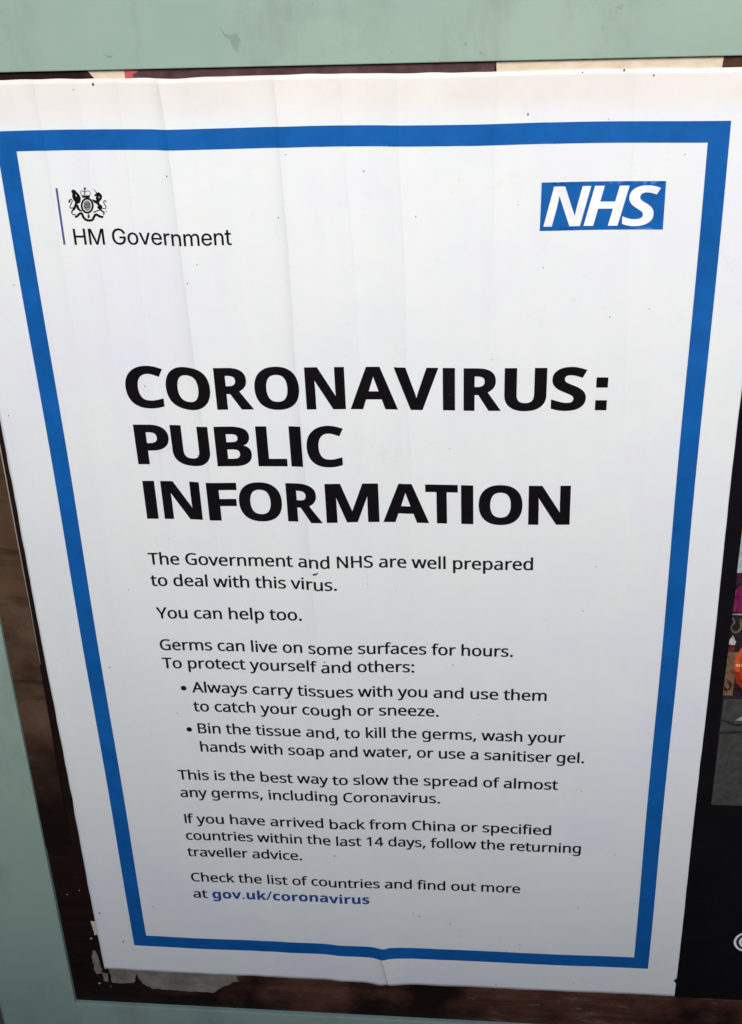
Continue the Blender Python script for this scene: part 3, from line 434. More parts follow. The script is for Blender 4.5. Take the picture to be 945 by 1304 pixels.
"S":[569,[208,-11,180,-10,153,-8,127,-3,103,2,80,9,58,17,39,26,21,37,21,181,45,168,69,157,92,147,115,139,138,132,162,127,185,125,210,124,235,125,259,129,280,135,299,144,314,156,325,170,332,187,334,207,333,228,328,247,320,263,309,277,295,290,279,304,262,318,242,332,226,344,210,356,195,370,179,384,165,400,152,416,140,434,130,453,122,473,116,496,112,519,111,545,113,578,119,609,129,639,143,666,161,690,182,712,207,731,235,748,266,761,299,770,335,776,374,778,403,777,432,775,459,771,485,765,510,758,534,749,559,738,582,726,525,604,485,621,447,633,410,640,374,643,353,641,335,637,318,630,303,619,291,607,282,592,277,575,275,557,277,537,281,520,289,505,300,492,313,479,330,466,348,452,370,437,399,416,425,393,447,370,465,345,479,319,489,290,494,260,496,227,494,188,487,153,474,122,457,93,436,69,412,48,384,30,353,15,320,4,284,-4,247,-9]],
" ":[280]},"I":{"G":[832,[430,-11,377,-8,328,2,282,18,239,40,200,68,166,102,136,141,111,185,90,234,76,287,67,345,64,406,67,469,76,527,90,580,111,629,136,673,166,712,200,746,238,774,280,796,325,812,373,822,424,825,456,824,486,820,516,814,545,806,572,795,598,782,622,768,645,751,666,732,686,712,703,690,719,666,732,641,743,615,752,587,759,558,653,558,646,577,638,595,629,613,619,629,609,644,597,658,584,671,570,683,555,694,539,703,522,711,504,718,486,723,466,726,446,729,424,729,389,727,355,720,323,708,293,692,265,671,240,646,219,616,200,582,185,544,174,502,168,456,166,406,168,357,174,311,185,269,200,232,219,198,241,169,266,143,295,122,326,106,358,94,393,87,430,85,463,86,495,92,524,101,551,114,576,130,598,149,618,172,634,197,647,225,656,256,662,289,664,324,695,318,452,318,452,409,765,409,765,320,762,271,754,226,740,184,721,145,698,110,670,79,638,53,603,30,563,12,522,-1,477,-8]],
"H":[827,[96,0,96,814,199,814,199,462,628,462,628,814,731,814,731,0,628,0,628,371,199,371,199,0]],
"M":[1005,[96,0,96,814,243,814,444,299,460,254,479,196,498,134,515,78,492,78,509,132,528,194,547,253,564,299,762,814,908,814,908,0,807,0,807,465,807,523,808,590,810,661,811,731,820,731,796,655,771,580,748,515,729,465,547,0,458,0,273,465,255,513,232,578,206,652,179,731,190,731,192,666,193,595,194,526,195,465,195,0]],
"e":[646,[339,-13,297,-11,257,-3,220,9,187,26,157,48,131,73,108,103,89,136,74,172,63,212,57,254,55,299,57,344,63,387,74,426,88,464,107,497,129,527,155,553,184,575,216,593,251,605,288,613,328,615,353,614,377,611,401,606,425,598,448,589,470,577,491,562,511,545,529,526,545,504,559,479,571,451,581,420,588,387,592,350,594,310,594,271,120,271,120,353,541,353,495,323,494,353,491,380,485,406,476,430,466,451,453,471,438,488,420,502,400,513,379,522,355,527,328,528,302,527,277,522,255,513,234,501,216,487,200,471,186,452,174,431,165,409,159,386,155,362,153,338,153,284,155,252,159,222,167,195,177,170,189,148,205,129,222,112,242,98,264,88,287,80,313,75,340,74,358,74,375,76,391,80,406,84,420,90,433,98,446,106,457,116,467,128,475,140,483,154,489,169,584,145,576,123,565,101,552,81,536,63,518,46,498,31,476,18,452,7,426,-2,399,-8,370,-12]],
"m":[976,[84,0,84,607,179,607,180,473,172,473,179,496,188,517,199,536,212,553,226,568,241,582,258,593,275,602,294,609,312,614,331,617,351,618,383,615,412,608,437,595,460,577,479,555,494,530,506,502,513,471,500,471,506,493,515,513,526,532,539,549,555,564,571,578,589,590,609,600,630,608,652,613,675,617,699,618,725,616,749,612,773,605,795,595,816,582,835,566,851,547,865,526,876,501,884,473,889,442,891,408,891,0,793,0,793,406,791,437,784,463,772,484,756,500,737,513,716,522,694,527,670,529,650,528,631,524,614,519,599,512,585,502,572,491,561,479,553,464,545,449,540,432,537,414,536,395,536,0,439,0,439,416,437,440,430,462,420,481,405,498,387,511,366,521,344,527,319,529,302,528,285,525,268,519,252,512,237,503,224,491,212,478,201,463,193,445,187,426,183,404,182,381,182,0]],
"n":[655,[182,363,182,0,84,0,84,607,179,607,179,460,164,460,179,499,198,532,219,558,243,579,270,595,299,606,330,613,364,615,394,614,422,609,448,601,472,590,494,575,513,558,530,537,545,513,556,486,565,456,570,422,571,385,571,0,474,0,474,376,471,410,464,440,453,465,437,487,417,504,393,517,366,524,336,527,315,525,294,522,275,516,257,508,241,497,226,484,213,469,202,452,193,433,187,412,183,388]],
"o":[664,[332,-13,292,-11,254,-3,219,9,187,26,157,48,131,73,109,103,90,136,74,173,63,212,57,255,55,300,57,346,63,389,74,429,90,466,109,499,131,529,157,554,187,576,219,593,254,605,292,613,332,615,372,613,410,605,445,593,478,576,507,554,533,529,556,499,575,466,590,429,601,389,607,346,610,300,607,255,601,212,590,173,575,136,556,103,533,73,507,48,478,26,445,9,410,-3,372,-11],[332,74,361,76,387,82,411,92,432,105,451,122,467,142,480,164,491,188,500,214,506,242,510,270,511,300,510,330,506,359,500,386,491,413,480,438,467,460,451,479,432,496,411,510,387,520,361,526,332,528,303,526,277,520,253,510,232,496,214,479,198,460,184,438,173,413,165,387,159,359,155,330,154,300,155,270,159,242,165,214,173,188,184,164,198,142,214,122,232,105,253,92,277,82,303,76]],
"r":[415,[84,0,84,607,179,607,179,513,185,513,195,535,208,555,224,572,244,588,266,600,289,609,314,614,341,616,367,615,389,614,389,516,368,519,331,521,310,520,291,517,272,511,255,503,239,494,224,482,212,469,201,454,193,437,187,419,183,400,182,379,182,0]],
"t":[364,[326,607,326,523,10,523,10,607],[104,754,202,754,202,156,203,138,206,122,211,109,218,98,239,84,273,80,296,82,323,86,341,3,307,-4,269,-7,232,-4,199,4,171,16,147,34,128,57,115,83,107,114,104,149]],
"v":[623,[260,0,28,607,135,607,264,248,274,221,283,193,291,166,299,139,329,33,294,33,324,139,332,166,340,193,349,221,358,248,488,607,594,607,362,0]],
" ":[300]}}'''

# ================================================================ place: wall and pavement
def flat_box(name, x0, x1, y0, y1, z0, z1, m, parent=None):
    bm = bmesh.new()
    bmesh.ops.create_cube(bm, size=1.0)
    for v in bm.verts:
        v.co = Vector((x0 + (v.co.x + .5) * (x1 - x0), y0 + (v.co.y + .5) * (y1 - y0), z0 + (v.co.z + .5) * (z1 - z0)))
    return from_bm(name, bm, m, parent)
m_wall = mat('dark_render', (0.13, 0.12, 0.11), 0.9, 0.2)
q = NT(m_wall)
q.color(q.ramp(q.noise(7, 7, .7), [(0.3, (0.07, 0.06, 0.055)), (0.7, (0.17, 0.155, 0.14))]))
q.bump(q.noise(90, 6, .7), 0.6, 0.003)
m_pave = mat('pavement_concrete', (0.20, 0.20, 0.19), 0.85, 0.3)
q = NT(m_pave)
q.color(q.ramp(q.noise(3, 8, .7), [(0.3, (0.13, 0.125, 0.12)), (0.7, (0.22, 0.215, 0.205))]))
q.bump(q.noise(60, 6, .7), 0.5, 0.003)

m_brick = mat('dark_brick', (0.16, 0.09, 0.07), 0.9, 0.2)
q = NT(m_brick)
br = q.t.nodes.new('ShaderNodeTexBrick'); br.inputs['Scale'].default_value = 4.6
br.inputs['Color1'].default_value = (0.17, 0.085, 0.06, 1); br.inputs['Color2'].default_value = (0.12, 0.07, 0.055, 1); br.inputs['Mortar'].default_value = (0.25, 0.24, 0.22, 1)
mp = q.t.nodes.new('ShaderNodeMapping'); mp.inputs['Rotation'].default_value = (math.radians(90), 0, 0)
q.t.links.new(q.tc.outputs['Object'], mp.inputs[0]); q.t.links.new(mp.outputs[0], br.inputs['Vector']); q.color(br.outputs[0])
m_cope = mat('stone_coping', (0.32, 0.31, 0.29), 0.8, 0.2)
# unseen wall and taller block, added to shade the board's lower and left parts
shade_wall = thing('added_shade_wall', 'unseen brick wall with stone coping, added to shade the notice board', 'wall', (1.5, OPP_Y, 0))
flat_box('brickwork', -2.6, 4.0, -0.22, 0.0, 0.0, OPP_H - 0.06, m_brick, shade_wall)
flat_box('coping', -2.6, 4.0, -0.26, 0.04, OPP_H - 0.0595, OPP_H, m_cope, shade_wall)
shade_block = thing('added_shade_block', 'unseen brick block with flat roof, added to shade the left of the board', 'shade_blocker', (OPP_X, OPP_Y, 0))
flat_box('wall', -3.0, 0.0, -2.0, 0.12, 0.0, 3.4, m_brick, shade_block)
flat_box('roof', -3.1, 0.12, -2.1, 0.24, 3.402, 3.52, m_cope, shade_block)
wall = flat_box('wall', -3.0, 4.0, 0.024, 0.25, 0.0, 3.0, m_wall)
tag(wall, 'dark rendered wall behind the green notice board frame', 'wall')
bm = bmesh.new()
vs = [bm.verts.new(c) for c in ((-12, -25, 0), (12, -25, 0), (12, 0.02, 0), (-12, 0.02, 0))]
bm.faces.new(vs)
pave = from_bm('pavement', bm, m_pave); pave['kind'] = 'structure'

# ================================================================ notice board
BASE = Vector((0, 0, Z0))
board = thing('notice_board', 'sage green painted notice board frame round a dark varnished backing board', 'notice board',
              (0.5 * S, 0, Z0 - 1.83 * S))
_link = link
def link(name, me, m=None, parent=None, smooth_=False):
    o = _link(name, me, m, parent, smooth_)
    if parent is None:
        o.location = BASE
    elif parent.type == 'EMPTY':
        o.location = BASE - parent.location
    return o
INN = [(-0.1645, 0.1125), (2.36, 0.1200), (2.36, -1.835), (-0.1815, -1.8265)]
OUT = [(-0.347, 0.325), (2.55, 0.325), (2.55, -2.04), (-0.3575, -2.04)]
bm = bmesh.new()
def ring(poly, y, grow=0.0, cen=(1.0, -0.85)):
    return [bm.verts.new(((x + (grow if x > cen[0] else -grow)) * S, -y, (z + (grow if z > cen[1] else -grow)) * S)) for x, z in poly]
prof = [(OUT, -0.022, 0), (OUT, 0.0022, 0), (OUT, 0.0042, -0.006), (INN, 0.0043, 0.0016), (INN, 0.0040, 0.0004), (INN, 0.0022, 0.0), (INN, -0.020, 0)]
rings = [ring(*a) for a in prof]
for a, b in zip(rings, rings[1:]):
    for i in range(4):
        bm.faces.new((a[i], a[(i + 1) % 4], b[(i + 1) % 4], b[i]))
fr = from_bm('frame', bm, m_green, board)
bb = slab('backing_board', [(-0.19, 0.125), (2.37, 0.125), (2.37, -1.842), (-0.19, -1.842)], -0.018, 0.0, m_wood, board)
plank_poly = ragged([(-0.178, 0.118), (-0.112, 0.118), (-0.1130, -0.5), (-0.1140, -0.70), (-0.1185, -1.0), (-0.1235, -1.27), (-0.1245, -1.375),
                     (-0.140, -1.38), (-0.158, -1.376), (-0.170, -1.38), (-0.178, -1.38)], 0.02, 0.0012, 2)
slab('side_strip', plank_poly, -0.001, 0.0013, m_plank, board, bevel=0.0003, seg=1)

m_edge = mat('raw_edge', (0.42, 0.36, 0.30), 0.7, 0.2)
slab('edge_trim', ragged([(-0.1128, -0.20), (-0.1115, -0.20), (-0.1122, -0.55), (-0.1138, -0.80), (-0.1156, -0.93), (-0.1160, -0.93), (-0.1144, -0.80), (-0.1135, -0.55)], 0.02, 0.0003, 4), 0.0004, 0.00145, m_edge, board)
m_scuff = scrap_mat('scuff', (0.20, 0.255, 0.22), (0.29, 0.37, 0.31), 6.0)
for k_, (pts, sd) in enumerate((([(0.318, 0.168), (0.330, 0.160), (0.346, 0.158), (0.350, 0.148), (0.344, 0.134), (0.338, 0.142), (0.330, 0.152)], 1.0), ([(0.862, 0.182), (0.872, 0.186), (0.870, 0.179)], 2.0),
                  ([(0.655, 0.139), (0.665, 0.140), (0.663, 0.136)], 3.0), ([(0.150, 0.135), (0.166, 0.134), (0.160, 0.130)], 4.0))):
    slab('scuff_mark', ragged(pts, 0.003, 0.0030, sd), 0.0042, 0.00436, m_scuff, board)
# old paper remnants and staples left on the board
def scrap(name, poly, m, label, group, lift=0.0, thick=0.0004, amp=0.0025, seed=1.0, mx=0.006):
    o = slab(name, ragged(poly, mx, amp, seed), lift, lift + thick, m)
    return tag(o, label, 'paper scrap', group)
G1 = 'old paper remnants stuck to the board'
scrap('paper_scrap', [(-0.0975, -1.70), (0.0218, -1.70), (0.1076, -1.70), (0.178, -1.71), (0.182, -1.7439), (0.1465, -1.7632), (0.1268, -1.7819),
      (0.087, -1.7826), (0.0364, -1.781), (-0.007, -1.7789), (-0.0272, -1.765), (-0.0375, -1.736), (-0.043, -1.7628), (-0.0713, -1.768), (-0.093, -1.7664)],
      m_scrap, 'large greyish torn paper remnant under the bottom left edge of the white poster', G1, seed=1, amp=0.003)
scrap('paper_scrap', [(-0.1255, -1.6737), (-0.1165, -1.673), (-0.1120, -1.7414), (-0.1275, -1.7426)], m_scrap,
      'narrow upright grey paper sliver left of the poster near its bottom corner', G1, seed=2, amp=0.004, mx=0.004)
scrap('paper_scrap', [(-0.1122, -1.7367), (-0.1000, -1.7404), (-0.101, -1.7645), (-0.1101, -1.7606)], m_scrap,
      'tiny torn paper bit below the bottom left corner of the white poster', G1, seed=3, amp=0.004, mx=0.004)
scrap('paper_scrap', [(-0.1147, -1.5856), (-0.0985, -1.585), (-0.0982, -1.6237), (-0.1128, -1.6245)], m_cream,
      'small cream paper tab poking out left of the white poster', G1, seed=4, amp=0.002)
scrap('paper_scrap', [(0.7035, 0.1135), (1.0116, 0.1145), (1.009, 0.085), (0.706, 0.085), (0.7010, 0.0988)], m_cream,
      'long cream paper strip above the top right edge of the white poster', G1, seed=5, amp=0.0012)
scrap('paper_scrap', [(0.1228, 0.1112), (0.1784, 0.1118), (0.1793, 0.085), (0.134, 0.085), (0.1310, 0.1017)], m_cream,
      'short cream paper piece above the poster, left of the red fragment', G1, seed=6, amp=0.0012)
scrap('paper_scrap', [(0.1761, 0.1115), (0.1975, 0.1105), (0.1880, 0.1058), (0.1909, 0.085), (0.177, 0.085)], m_red,
      'small red paper fragment above the top edge of the poster', G1, lift=0.0005, seed=7, amp=0.0015)
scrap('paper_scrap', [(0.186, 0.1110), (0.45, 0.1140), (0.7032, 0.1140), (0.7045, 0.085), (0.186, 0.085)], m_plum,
      'long dark plum strip above the top edge of the white poster', G1, seed=8, amp=0.001)  # dark plum strip filling the gap under the top rail
def tack(u, v, r, label):
    bm = bmesh.new()
    bmesh.ops.create_uvsphere(bm, u_segments=12, v_segments=8, radius=r * S)
    for vv in bm.verts: vv.co.y *= 0.55
    bmesh.ops.translate(bm, verts=bm.verts, vec=(u * S, -0.0002, v * S))
    return tag(from_bm('tack', bm, m_staple, None, True), label, 'tack', 'old tack heads in the board')
tack(-0.1215, -1.6363, 0.0026, 'round pale tack head left of the poster just under the cream paper tab')
tack(-0.1225, -1.7714, 0.0025, 'round pale tack head in the brown board below the bottom left poster corner')
tack(-0.1545, -1.5119, 0.0013, 'tiny tack head beside the green frame, above the cream paper tab')
tack(-0.1270, -1.4988, 0.0013, 'tiny tack head next to the white poster, above the cream paper tab')
tack(-0.0985, -1.7790, 0.0012, 'tiny tack head in the brown board under the small torn paper bit')

# ================================================================ glyph outlines
GL = json.loads(GLYPHS)
CAP = {'R': 916., 'B': 767., 'X': 767., 'I': 814.}
def area(c): return sum(c[i - 1][0] * c[i][1] - c[i][0] * c[i - 1][1] for i in range(len(c)))
def shells(polys):
    """glyphs drawn as overlapping strokes: one group per outer contour, with its own holes"""
    outer = [c for c in polys if area(c) < 0]
    return [[c] + [h_ for h_ in polys if area(h_) > 0 and inside(h_[0], [c])] for c in outer]
def layout(font, text, track=0.0):
    x = 0; out = []
    for ch in text:
        g = GL[font][ch]
        if ch == 'I' and font == 'R': g = [260, [85, 0, 85, 916, 190, 916, 190, 0]]
        polys = [[(x + c[i], c[i + 1]) for i in range(0, len(c), 2)] for c in g[1:]]
        out += shells(polys)
        x += g[0] + track
    return out
def embolden(polys, ex, ey, cap):
    """thicken a glyph: push every contour outwards along its mitre, then restore the height"""
    out = []
    for c in polys:
        n = len(c); r = []
        for i in range(n):
            p0, p1, p2 = c[i - 1], c[i], c[(i + 1) % n]
            d1 = (p1[0] - p0[0], p1[1] - p0[1]); d2 = (p2[0] - p1[0], p2[1] - p1[1])
            l1 = math.hypot(*d1) or 1; l2 = math.hypot(*d2) or 1
            n1 = (-d1[1] / l1, d1[0] / l1); n2 = (-d2[1] / l2, d2[0] / l2)
            mx_, my_ = n1[0] + n2[0], n1[1] + n2[1]; q = max(0.35, (mx_ * mx_ + my_ * my_) / 2)
            r.append((p1[0] + SGN * ex * mx_ / q, p1[1] + SGN * ey * my_ / q))
        out.append(r)
    k = cap / (cap + 2 * ey)
    return [[(x, (y + ey) * k) for x, y in c] for c in out]
SGN = 1.0        # outline winding: left of travel is outside
def text(name, font, s, u0, u1, vb, cap, m, parent, mx=0.010, grid=False, lift=0.00026, slope=0.0, bold=0.0, label=None, track=0.0, skew=0.0):
    gs = layout(font, s, track)
    xs = [x for g in gs for c in g for x, y in c]
    a, b = min(xs), max(xs); k = cap / CAP[font]
    if bold:
        gs = [embolden(g, bold, bold * .55, CAP[font]) for g in gs]; a -= bold; b += bold
    kx = (u1 - u0) / (b - a)
    gs = [[[(u0 + (x - a) * kx, vb + y * k + slope * (u0 + (x - a) * kx)) for x, y in c] for c in g] for g in gs]
    o = print_shape(name, gs, m, parent, lift, mx, grid, True, inside_glyph)
    if label: o['label'] = label
    return o

# ================================================================ the white information poster
poster = thing('information_poster', 'white public information poster with thick blue border and black heading', 'poster',
               (0.49 * S, 0, Z0 - 1.725 * S))
# the sheet
U0, U1, V0, V1 = -0.1048, 1.0850, -1.7245, 0.1010
def edge_pt(u, v):
    jag = 0.0009
    if u in (U0, U1): u2 = u + (jag if u == U0 else jag * .4) * noise.noise(Vector((v * 22, u, 1))) * 1.6
    else: u2 = u
    v2 = v + (jag * 1.6 * noise.noise(Vector((u * 22, v, 5))) if v in (V0, V1) else 0)
    return u2, v2
nu, nv = 230, 240
V = []; F = []
for j in range(nv + 1):
    for i in range(nu + 1):
        u = U0 + (U1 - U0) * i / nu; v = V0 + (V1 - V0) * j / nv
        if i == 0: u = U0
        if i == nu: u = U1
        if j == 0: v = V0
        if j == nv: v = V1
        # right margin runs a touch wider towards the bottom
        u2, v2 = edge_pt(u, v)
        t = (i / nu)
        u3 = u2 + 0.0032 * (t ** 8) * step(-0.2, -1.6, v)
        # nick in the right edge
        if i == nu and abs(v + 1.680) < 0.0042: u3 -= 0.006
        V.append(place(u3, v2, 0.0))
for j in range(nv):
    for i in range(nu):
        a = j * (nu + 1) + i
        F.append((a, a + 1, a + nu + 2, a + nu + 1))
me = bpy.data.meshes.new('paper_sheet'); me.from_pydata(V, [], F)
sheet = link('paper_sheet', me, m_paper, poster, True)
so = sheet.modifiers.new('thickness', 'SOLIDIFY'); so.thickness = 0.00022; so.offset = -1

# border
def rect(a, b, c, d): return [(a, b), (c, b), (c, d), (a, d)]
BH = 1.6173
print_shape('blue_border', [[rect(-0.0290, -BH - 0.0305, 1.0295, 0.0298), rect(0.0, -BH, 1.0, 0.0)]], m_blue, poster, 0.00026, 0.006, True)

# heading
# every heading letter has its own measured span [left, right]
HEAD = [('CORONAVIRUS:', -0.4140, [(.1161, .1797), (.1824, .2545), (.2628, .3228), (.3264, .3985), (.4087, .4719), (.4794, .5552), (.5500, .6200), (.6267, .6458), (.6593, .7180), (.7229, .7883), (.7958, .8496), (.8644, .8822)]),
        ('PUBLIC', -0.5165, [(.1192, .1761), (.1802, .2430), (.2531, .3120), (.3215, .3699), (.3763, .3958), (.4039, .4649)]),
        ('INFORMATION', -0.6200, [(.1217, .1417), (.1522, .2178), (.2296, .2806), (.2827, .3553), (.3635, .4222), (.4290, .5180), (.5244, .6010), (.5956, .6491), (.6544, .6744), (.6832, .7549), (.7648, .8326)])]
HCAP = 0.0725
for s, vb, spans in HEAD:
    groups = []
    for ch, (ua, ub) in zip(s, spans):
        if ch == 'I': g = [rect(ua, vb, ub, vb + HCAP)]
        elif ch == ':':
            groups.append([rect(ua, vb, ub, vb + 0.0172)]); g = [rect(ua, vb + 0.0385, ub, vb + 0.0557)]
        else:
            assert len(layout('B', ch)) == 1
            g = embolden(layout('B', ch)[0], 15, 8, CAP['B'])
            xs = [x for c in g for x, y in c]; x0, x1 = min(xs), max(xs)
            g = [[(ua + (x - x0) * (ub - ua) / (x1 - x0), vb + y * HCAP / CAP['B']) for x, y in c] for c in g]
        groups.append(g)
    o = print_shape('heading_line', groups, m_black, poster, 0.00028, 0.006, True, True, inside_glyph)
    o['label'] = 'bold black heading line reading "%s"' % s

BODY = [('The Government and NHS are well prepared', .1142, .7745, -.7110, -.7080), ('to deal with this virus.', .1135, .4400, -.7545, -.7545),
 ('You can help too.', .1165, .3755, -.8225, -.8200), ('Germs can live on some surfaces for hours.', .1150, .7445, -.8905, -.8870),
 ('To protect yourself and others:', .1150, .5715, -.9305, -.9275), ('Always carry tissues with you and use them', .1640, .8065, -.9840, -.9815),
 ('to catch your cough or sneeze.', .1620, .6145, -1.0270, -1.0245), ('Bin the tissue and, to kill the germs, wash your', .1650, .8430, -1.0780, -1.0755),
 ('hands with soap and water, or use a sanitiser gel.', .1650, .8795, -1.1215, -1.1215), ('This is the best way to slow the spread of almost', .1140, .8345, -1.1910, -1.1865),
 ('any germs, including Coronavirus.', .1135, .6145, -1.2345, -1.2305), ('If you have arrived back from China or specified', .1150, .8250, -1.3010, -1.2985),
 ('countries within the last 14 days, follow the returning', .1130, .8825, -1.3445, -1.3415), ('traveller advice.', .1115, .3410, -1.3880, -1.3870),
 ('Check the list of countries and find out more', .1125, .7690, -1.4560, -1.4530)]
for s, a, b, va, vb in BODY:
    sl = (vb - va) / (b - a)
    text('text_line', 'R', s, a, b, va - sl * a, 0.0238, m_text, poster, mx=0.03, bold=26, slope=sl, label='body text line reading "%s"' % s)
text('text_line', 'R', 'at', .1125, .1420, -1.5010, 0.0238, m_text, poster, mx=0.03, bold=26, label='body text reading "at"')
text('link_text', 'B', 'gov.uk/coronavirus', .1520, .4705, -1.5025, 0.0240, m_navy, poster, mx=0.03, slope=0.010, bold=9, label='bold navy web address reading "gov.uk/coronavirus"')
def disc(cu, cv, r, n=14, ry=None): return [(cu + r * math.cos(t * 2 * math.pi / n), cv + (ry or r) * math.sin(t * 2 * math.pi / n)) for t in range(n)]
for cu, cv in ((0.1485, -0.9745), (0.1485, -1.0695)):
    print_shape('bullet', [[disc(cu, cv, 0.0054)]], m_text, poster, 0.00016, 0.02, False)

# department mark
text('department_name', 'I', 'HM Government', .0680, .3105, -.1425, 0.0250, m_black, poster, mx=0.03, track=-14, bold=10, label='black lettering reading "HM Government"')
print_shape('rule_line', [[[(0.0508, -0.0555), (0.0540, -0.0555), (0.0536, -0.1420), (0.0504, -0.1420)]]], m_bar, poster, 0.00016, 0.012, False)
def cz(x, y): return (0.0503 + x * 0.0912 / 900 - y * 0.0102 / 700, -0.0447 - x * 0.0009 / 900 - y * 0.0706 / 700)
def czp(pts): return [cz(*q) for q in pts]
def stroke(pts, w0, w1=None):
    w1 = w0 if w1 is None else w1
    L, R_ = [], []
    n = len(pts)
    for i, (x, y) in enumerate(pts):
        a = pts[max(0, i - 1)]; b = pts[min(n - 1, i + 1)]
        dx, dy = b[0] - a[0], b[1] - a[1]; l = math.hypot(dx, dy) or 1
        w_ = (w0 + (w1 - w0) * i / (n - 1)) / 2
        L.append((x - dy / l * w_, y + dx / l * w_)); R_.append((x + dy / l * w_, y - dx / l * w_))
    return L + R_[::-1]
def curve(pts, k=5):
    out = []
    n = len(pts)
    for i in range(n - 1):
        p0 = pts[max(0, i - 1)]; p1 = pts[i]; p2 = pts[i + 1]; p3 = pts[min(n - 1, i + 2)]
        for j in range(k):
            t = j / k
            out.append(tuple(0.5 * ((2 * p1[c]) + (-p0[c] + p2[c]) * t + (2 * p0[c] - 5 * p1[c] + 4 * p2[c] - p3[c]) * t * t + (-p0[c] + 3 * p1[c] - 3 * p2[c] + p3[c]) * t ** 3) for c in (0, 1)))
    out.append(pts[-1]); return out
def ell(cx, cy, rx, ry, n=28): return [(cx + rx * math.cos(t * 2 * math.pi / n), cy + ry * math.sin(t * 2 * math.pi / n)) for t in range(n)]
crest = print_shape('coat_of_arms', [
    [czp(ell(503, 368, 100, 121)), czp(ell(503, 368, 70, 90))],
    [czp(stroke(curve([(315, 540), (352, 528), (385, 492), (420, 492), (448, 548), (490, 584), (535, 592), (585, 582), (612, 530), (640, 500), (690, 528), (748, 542)]), 36))],
], m_black, poster, 0.00016, 0.02, False)
crest['label'] = 'small black royal coat of arms with crown, lion and unicorn'
lion = print_shape('lion', [
    [czp([(258, 148), (288, 126), (320, 142), (350, 175), (385, 210), (405, 260), (400, 310), (380, 335), (345, 345), (372, 370), (378, 400), (400, 430), (428, 445), (415, 462), (375, 450), (345, 420), (335, 390), (318, 430), (285, 450), (275, 480), (290, 500), (330, 495), (325, 512), (285, 515), (262, 490), (258, 455), (280, 420), (300, 380), (318, 320), (290, 280), (272, 235), (275, 190), (262, 170)]),
     czp([(322, 200), (334, 208), (342, 236), (332, 234)])],
    [czp(stroke(curve([(292, 400), (258, 408), (240, 385), (262, 335), (274, 300), (262, 278), (240, 280), (225, 305)]), 15))],
    [czp([(215, 325), (222, 292), (238, 280), (250, 300), (238, 325), (222, 330)])]], m_black, crest, 0.00018, 0.02, False)
unicorn = print_shape('unicorn', [
    [czp([(590, 116), (598, 116), (652, 176), (640, 182)])],
    [czp([(610, 208), (640, 180), (670, 165), (705, 185), (728, 225), (722, 270), (695, 300), (680, 320), (700, 350), (725, 365), (735, 400), (720, 425), (760, 460), (772, 482), (757, 512), (743, 500), (750, 478), (715, 455), (690, 425), (660, 410), (655, 385), (670, 370), (650, 345), (610, 325), (585, 295), (580, 268), (610, 280), (640, 290), (632, 250), (640, 228), (612, 224)]),
     czp([(676, 222), (688, 236), (686, 256), (676, 246)])],
    [czp(stroke(curve([(735, 408), (775, 412), (788, 380), (760, 340), (752, 305), (770, 292), (792, 318)]), 14))],
    [czp(stroke(curve([(596, 470), (640, 452), (672, 440), (700, 428)]), 17))],
    [czp(stroke(curve([(765, 462), (790, 458), (798, 445)]), 8))]], m_black, crest, 0.00018, 0.02, False)
crown = print_shape('crown', [
    [czp([(458, 92), (474, 92), (474, 215), (458, 215)])], [czp([(446, 110), (457, 110), (457, 124), (446, 124)])], [czp([(475, 110), (486, 110), (486, 124), (475, 124)])],
    [czp(stroke(curve([(430, 226), (403, 192), (405, 160), (432, 148), (455, 162)]), 9))], [czp(stroke(curve([(477, 162), (505, 148), (540, 155), (549, 188), (535, 226)]), 9))],
    [czp([(424, 226), (440, 205), (452, 222), (457, 217), (475, 217), (480, 222), (500, 203), (512, 222), (530, 208), (543, 230), (538, 250), (424, 250)])]], m_black, crest, 0.00018, 0.02, False)
shield = print_shape('shield', [[czp(ell(503, 368, 58, 78))]], m_midgrey, crest, 0.00016, 0.02, False)
bits = [[czp(stroke([(455, 330 + k_ * 22), (480 + 12 * (k_ % 2), 338 + k_ * 20), (510, 328 + k_ * 22), (545, 340 + k_ * 18)], 9))] for k_ in range(4)] + \
       [[czp([(512, 505), (540, 505), (545, 545), (528, 562), (508, 548)])], [czp([(522, 480), (532, 480), (532, 504), (522, 504)])]]
print_shape('shield_charges', bits, m_grey, crest, 0.00020, 0.02, False)

# health service mark: blue panel, white slanted letters
panel = print_shape('logo_panel', [[[(0.7698, -0.0548), (0.9462, -0.0541), (0.9465, -0.1248), (0.7690, -0.1258)]]], m_blue, poster, 0.00026, 0.006, True)
panel['label'] = 'blue rectangle with white slanted letters reading "NHS"'
for ch, a, b, vb, cp in (('N', 0.7740, 0.8405, -0.1193, 0.0585), ('H', 0.8320, 0.8950, -0.1192, 0.0585), ('S', 0.8872, 0.9395, -0.1190, 0.0580)):
    o = text('logo_letter', 'X', ch, a, b, vb, cp, m_white, panel, mx=0.006, grid=True, lift=0.00048)

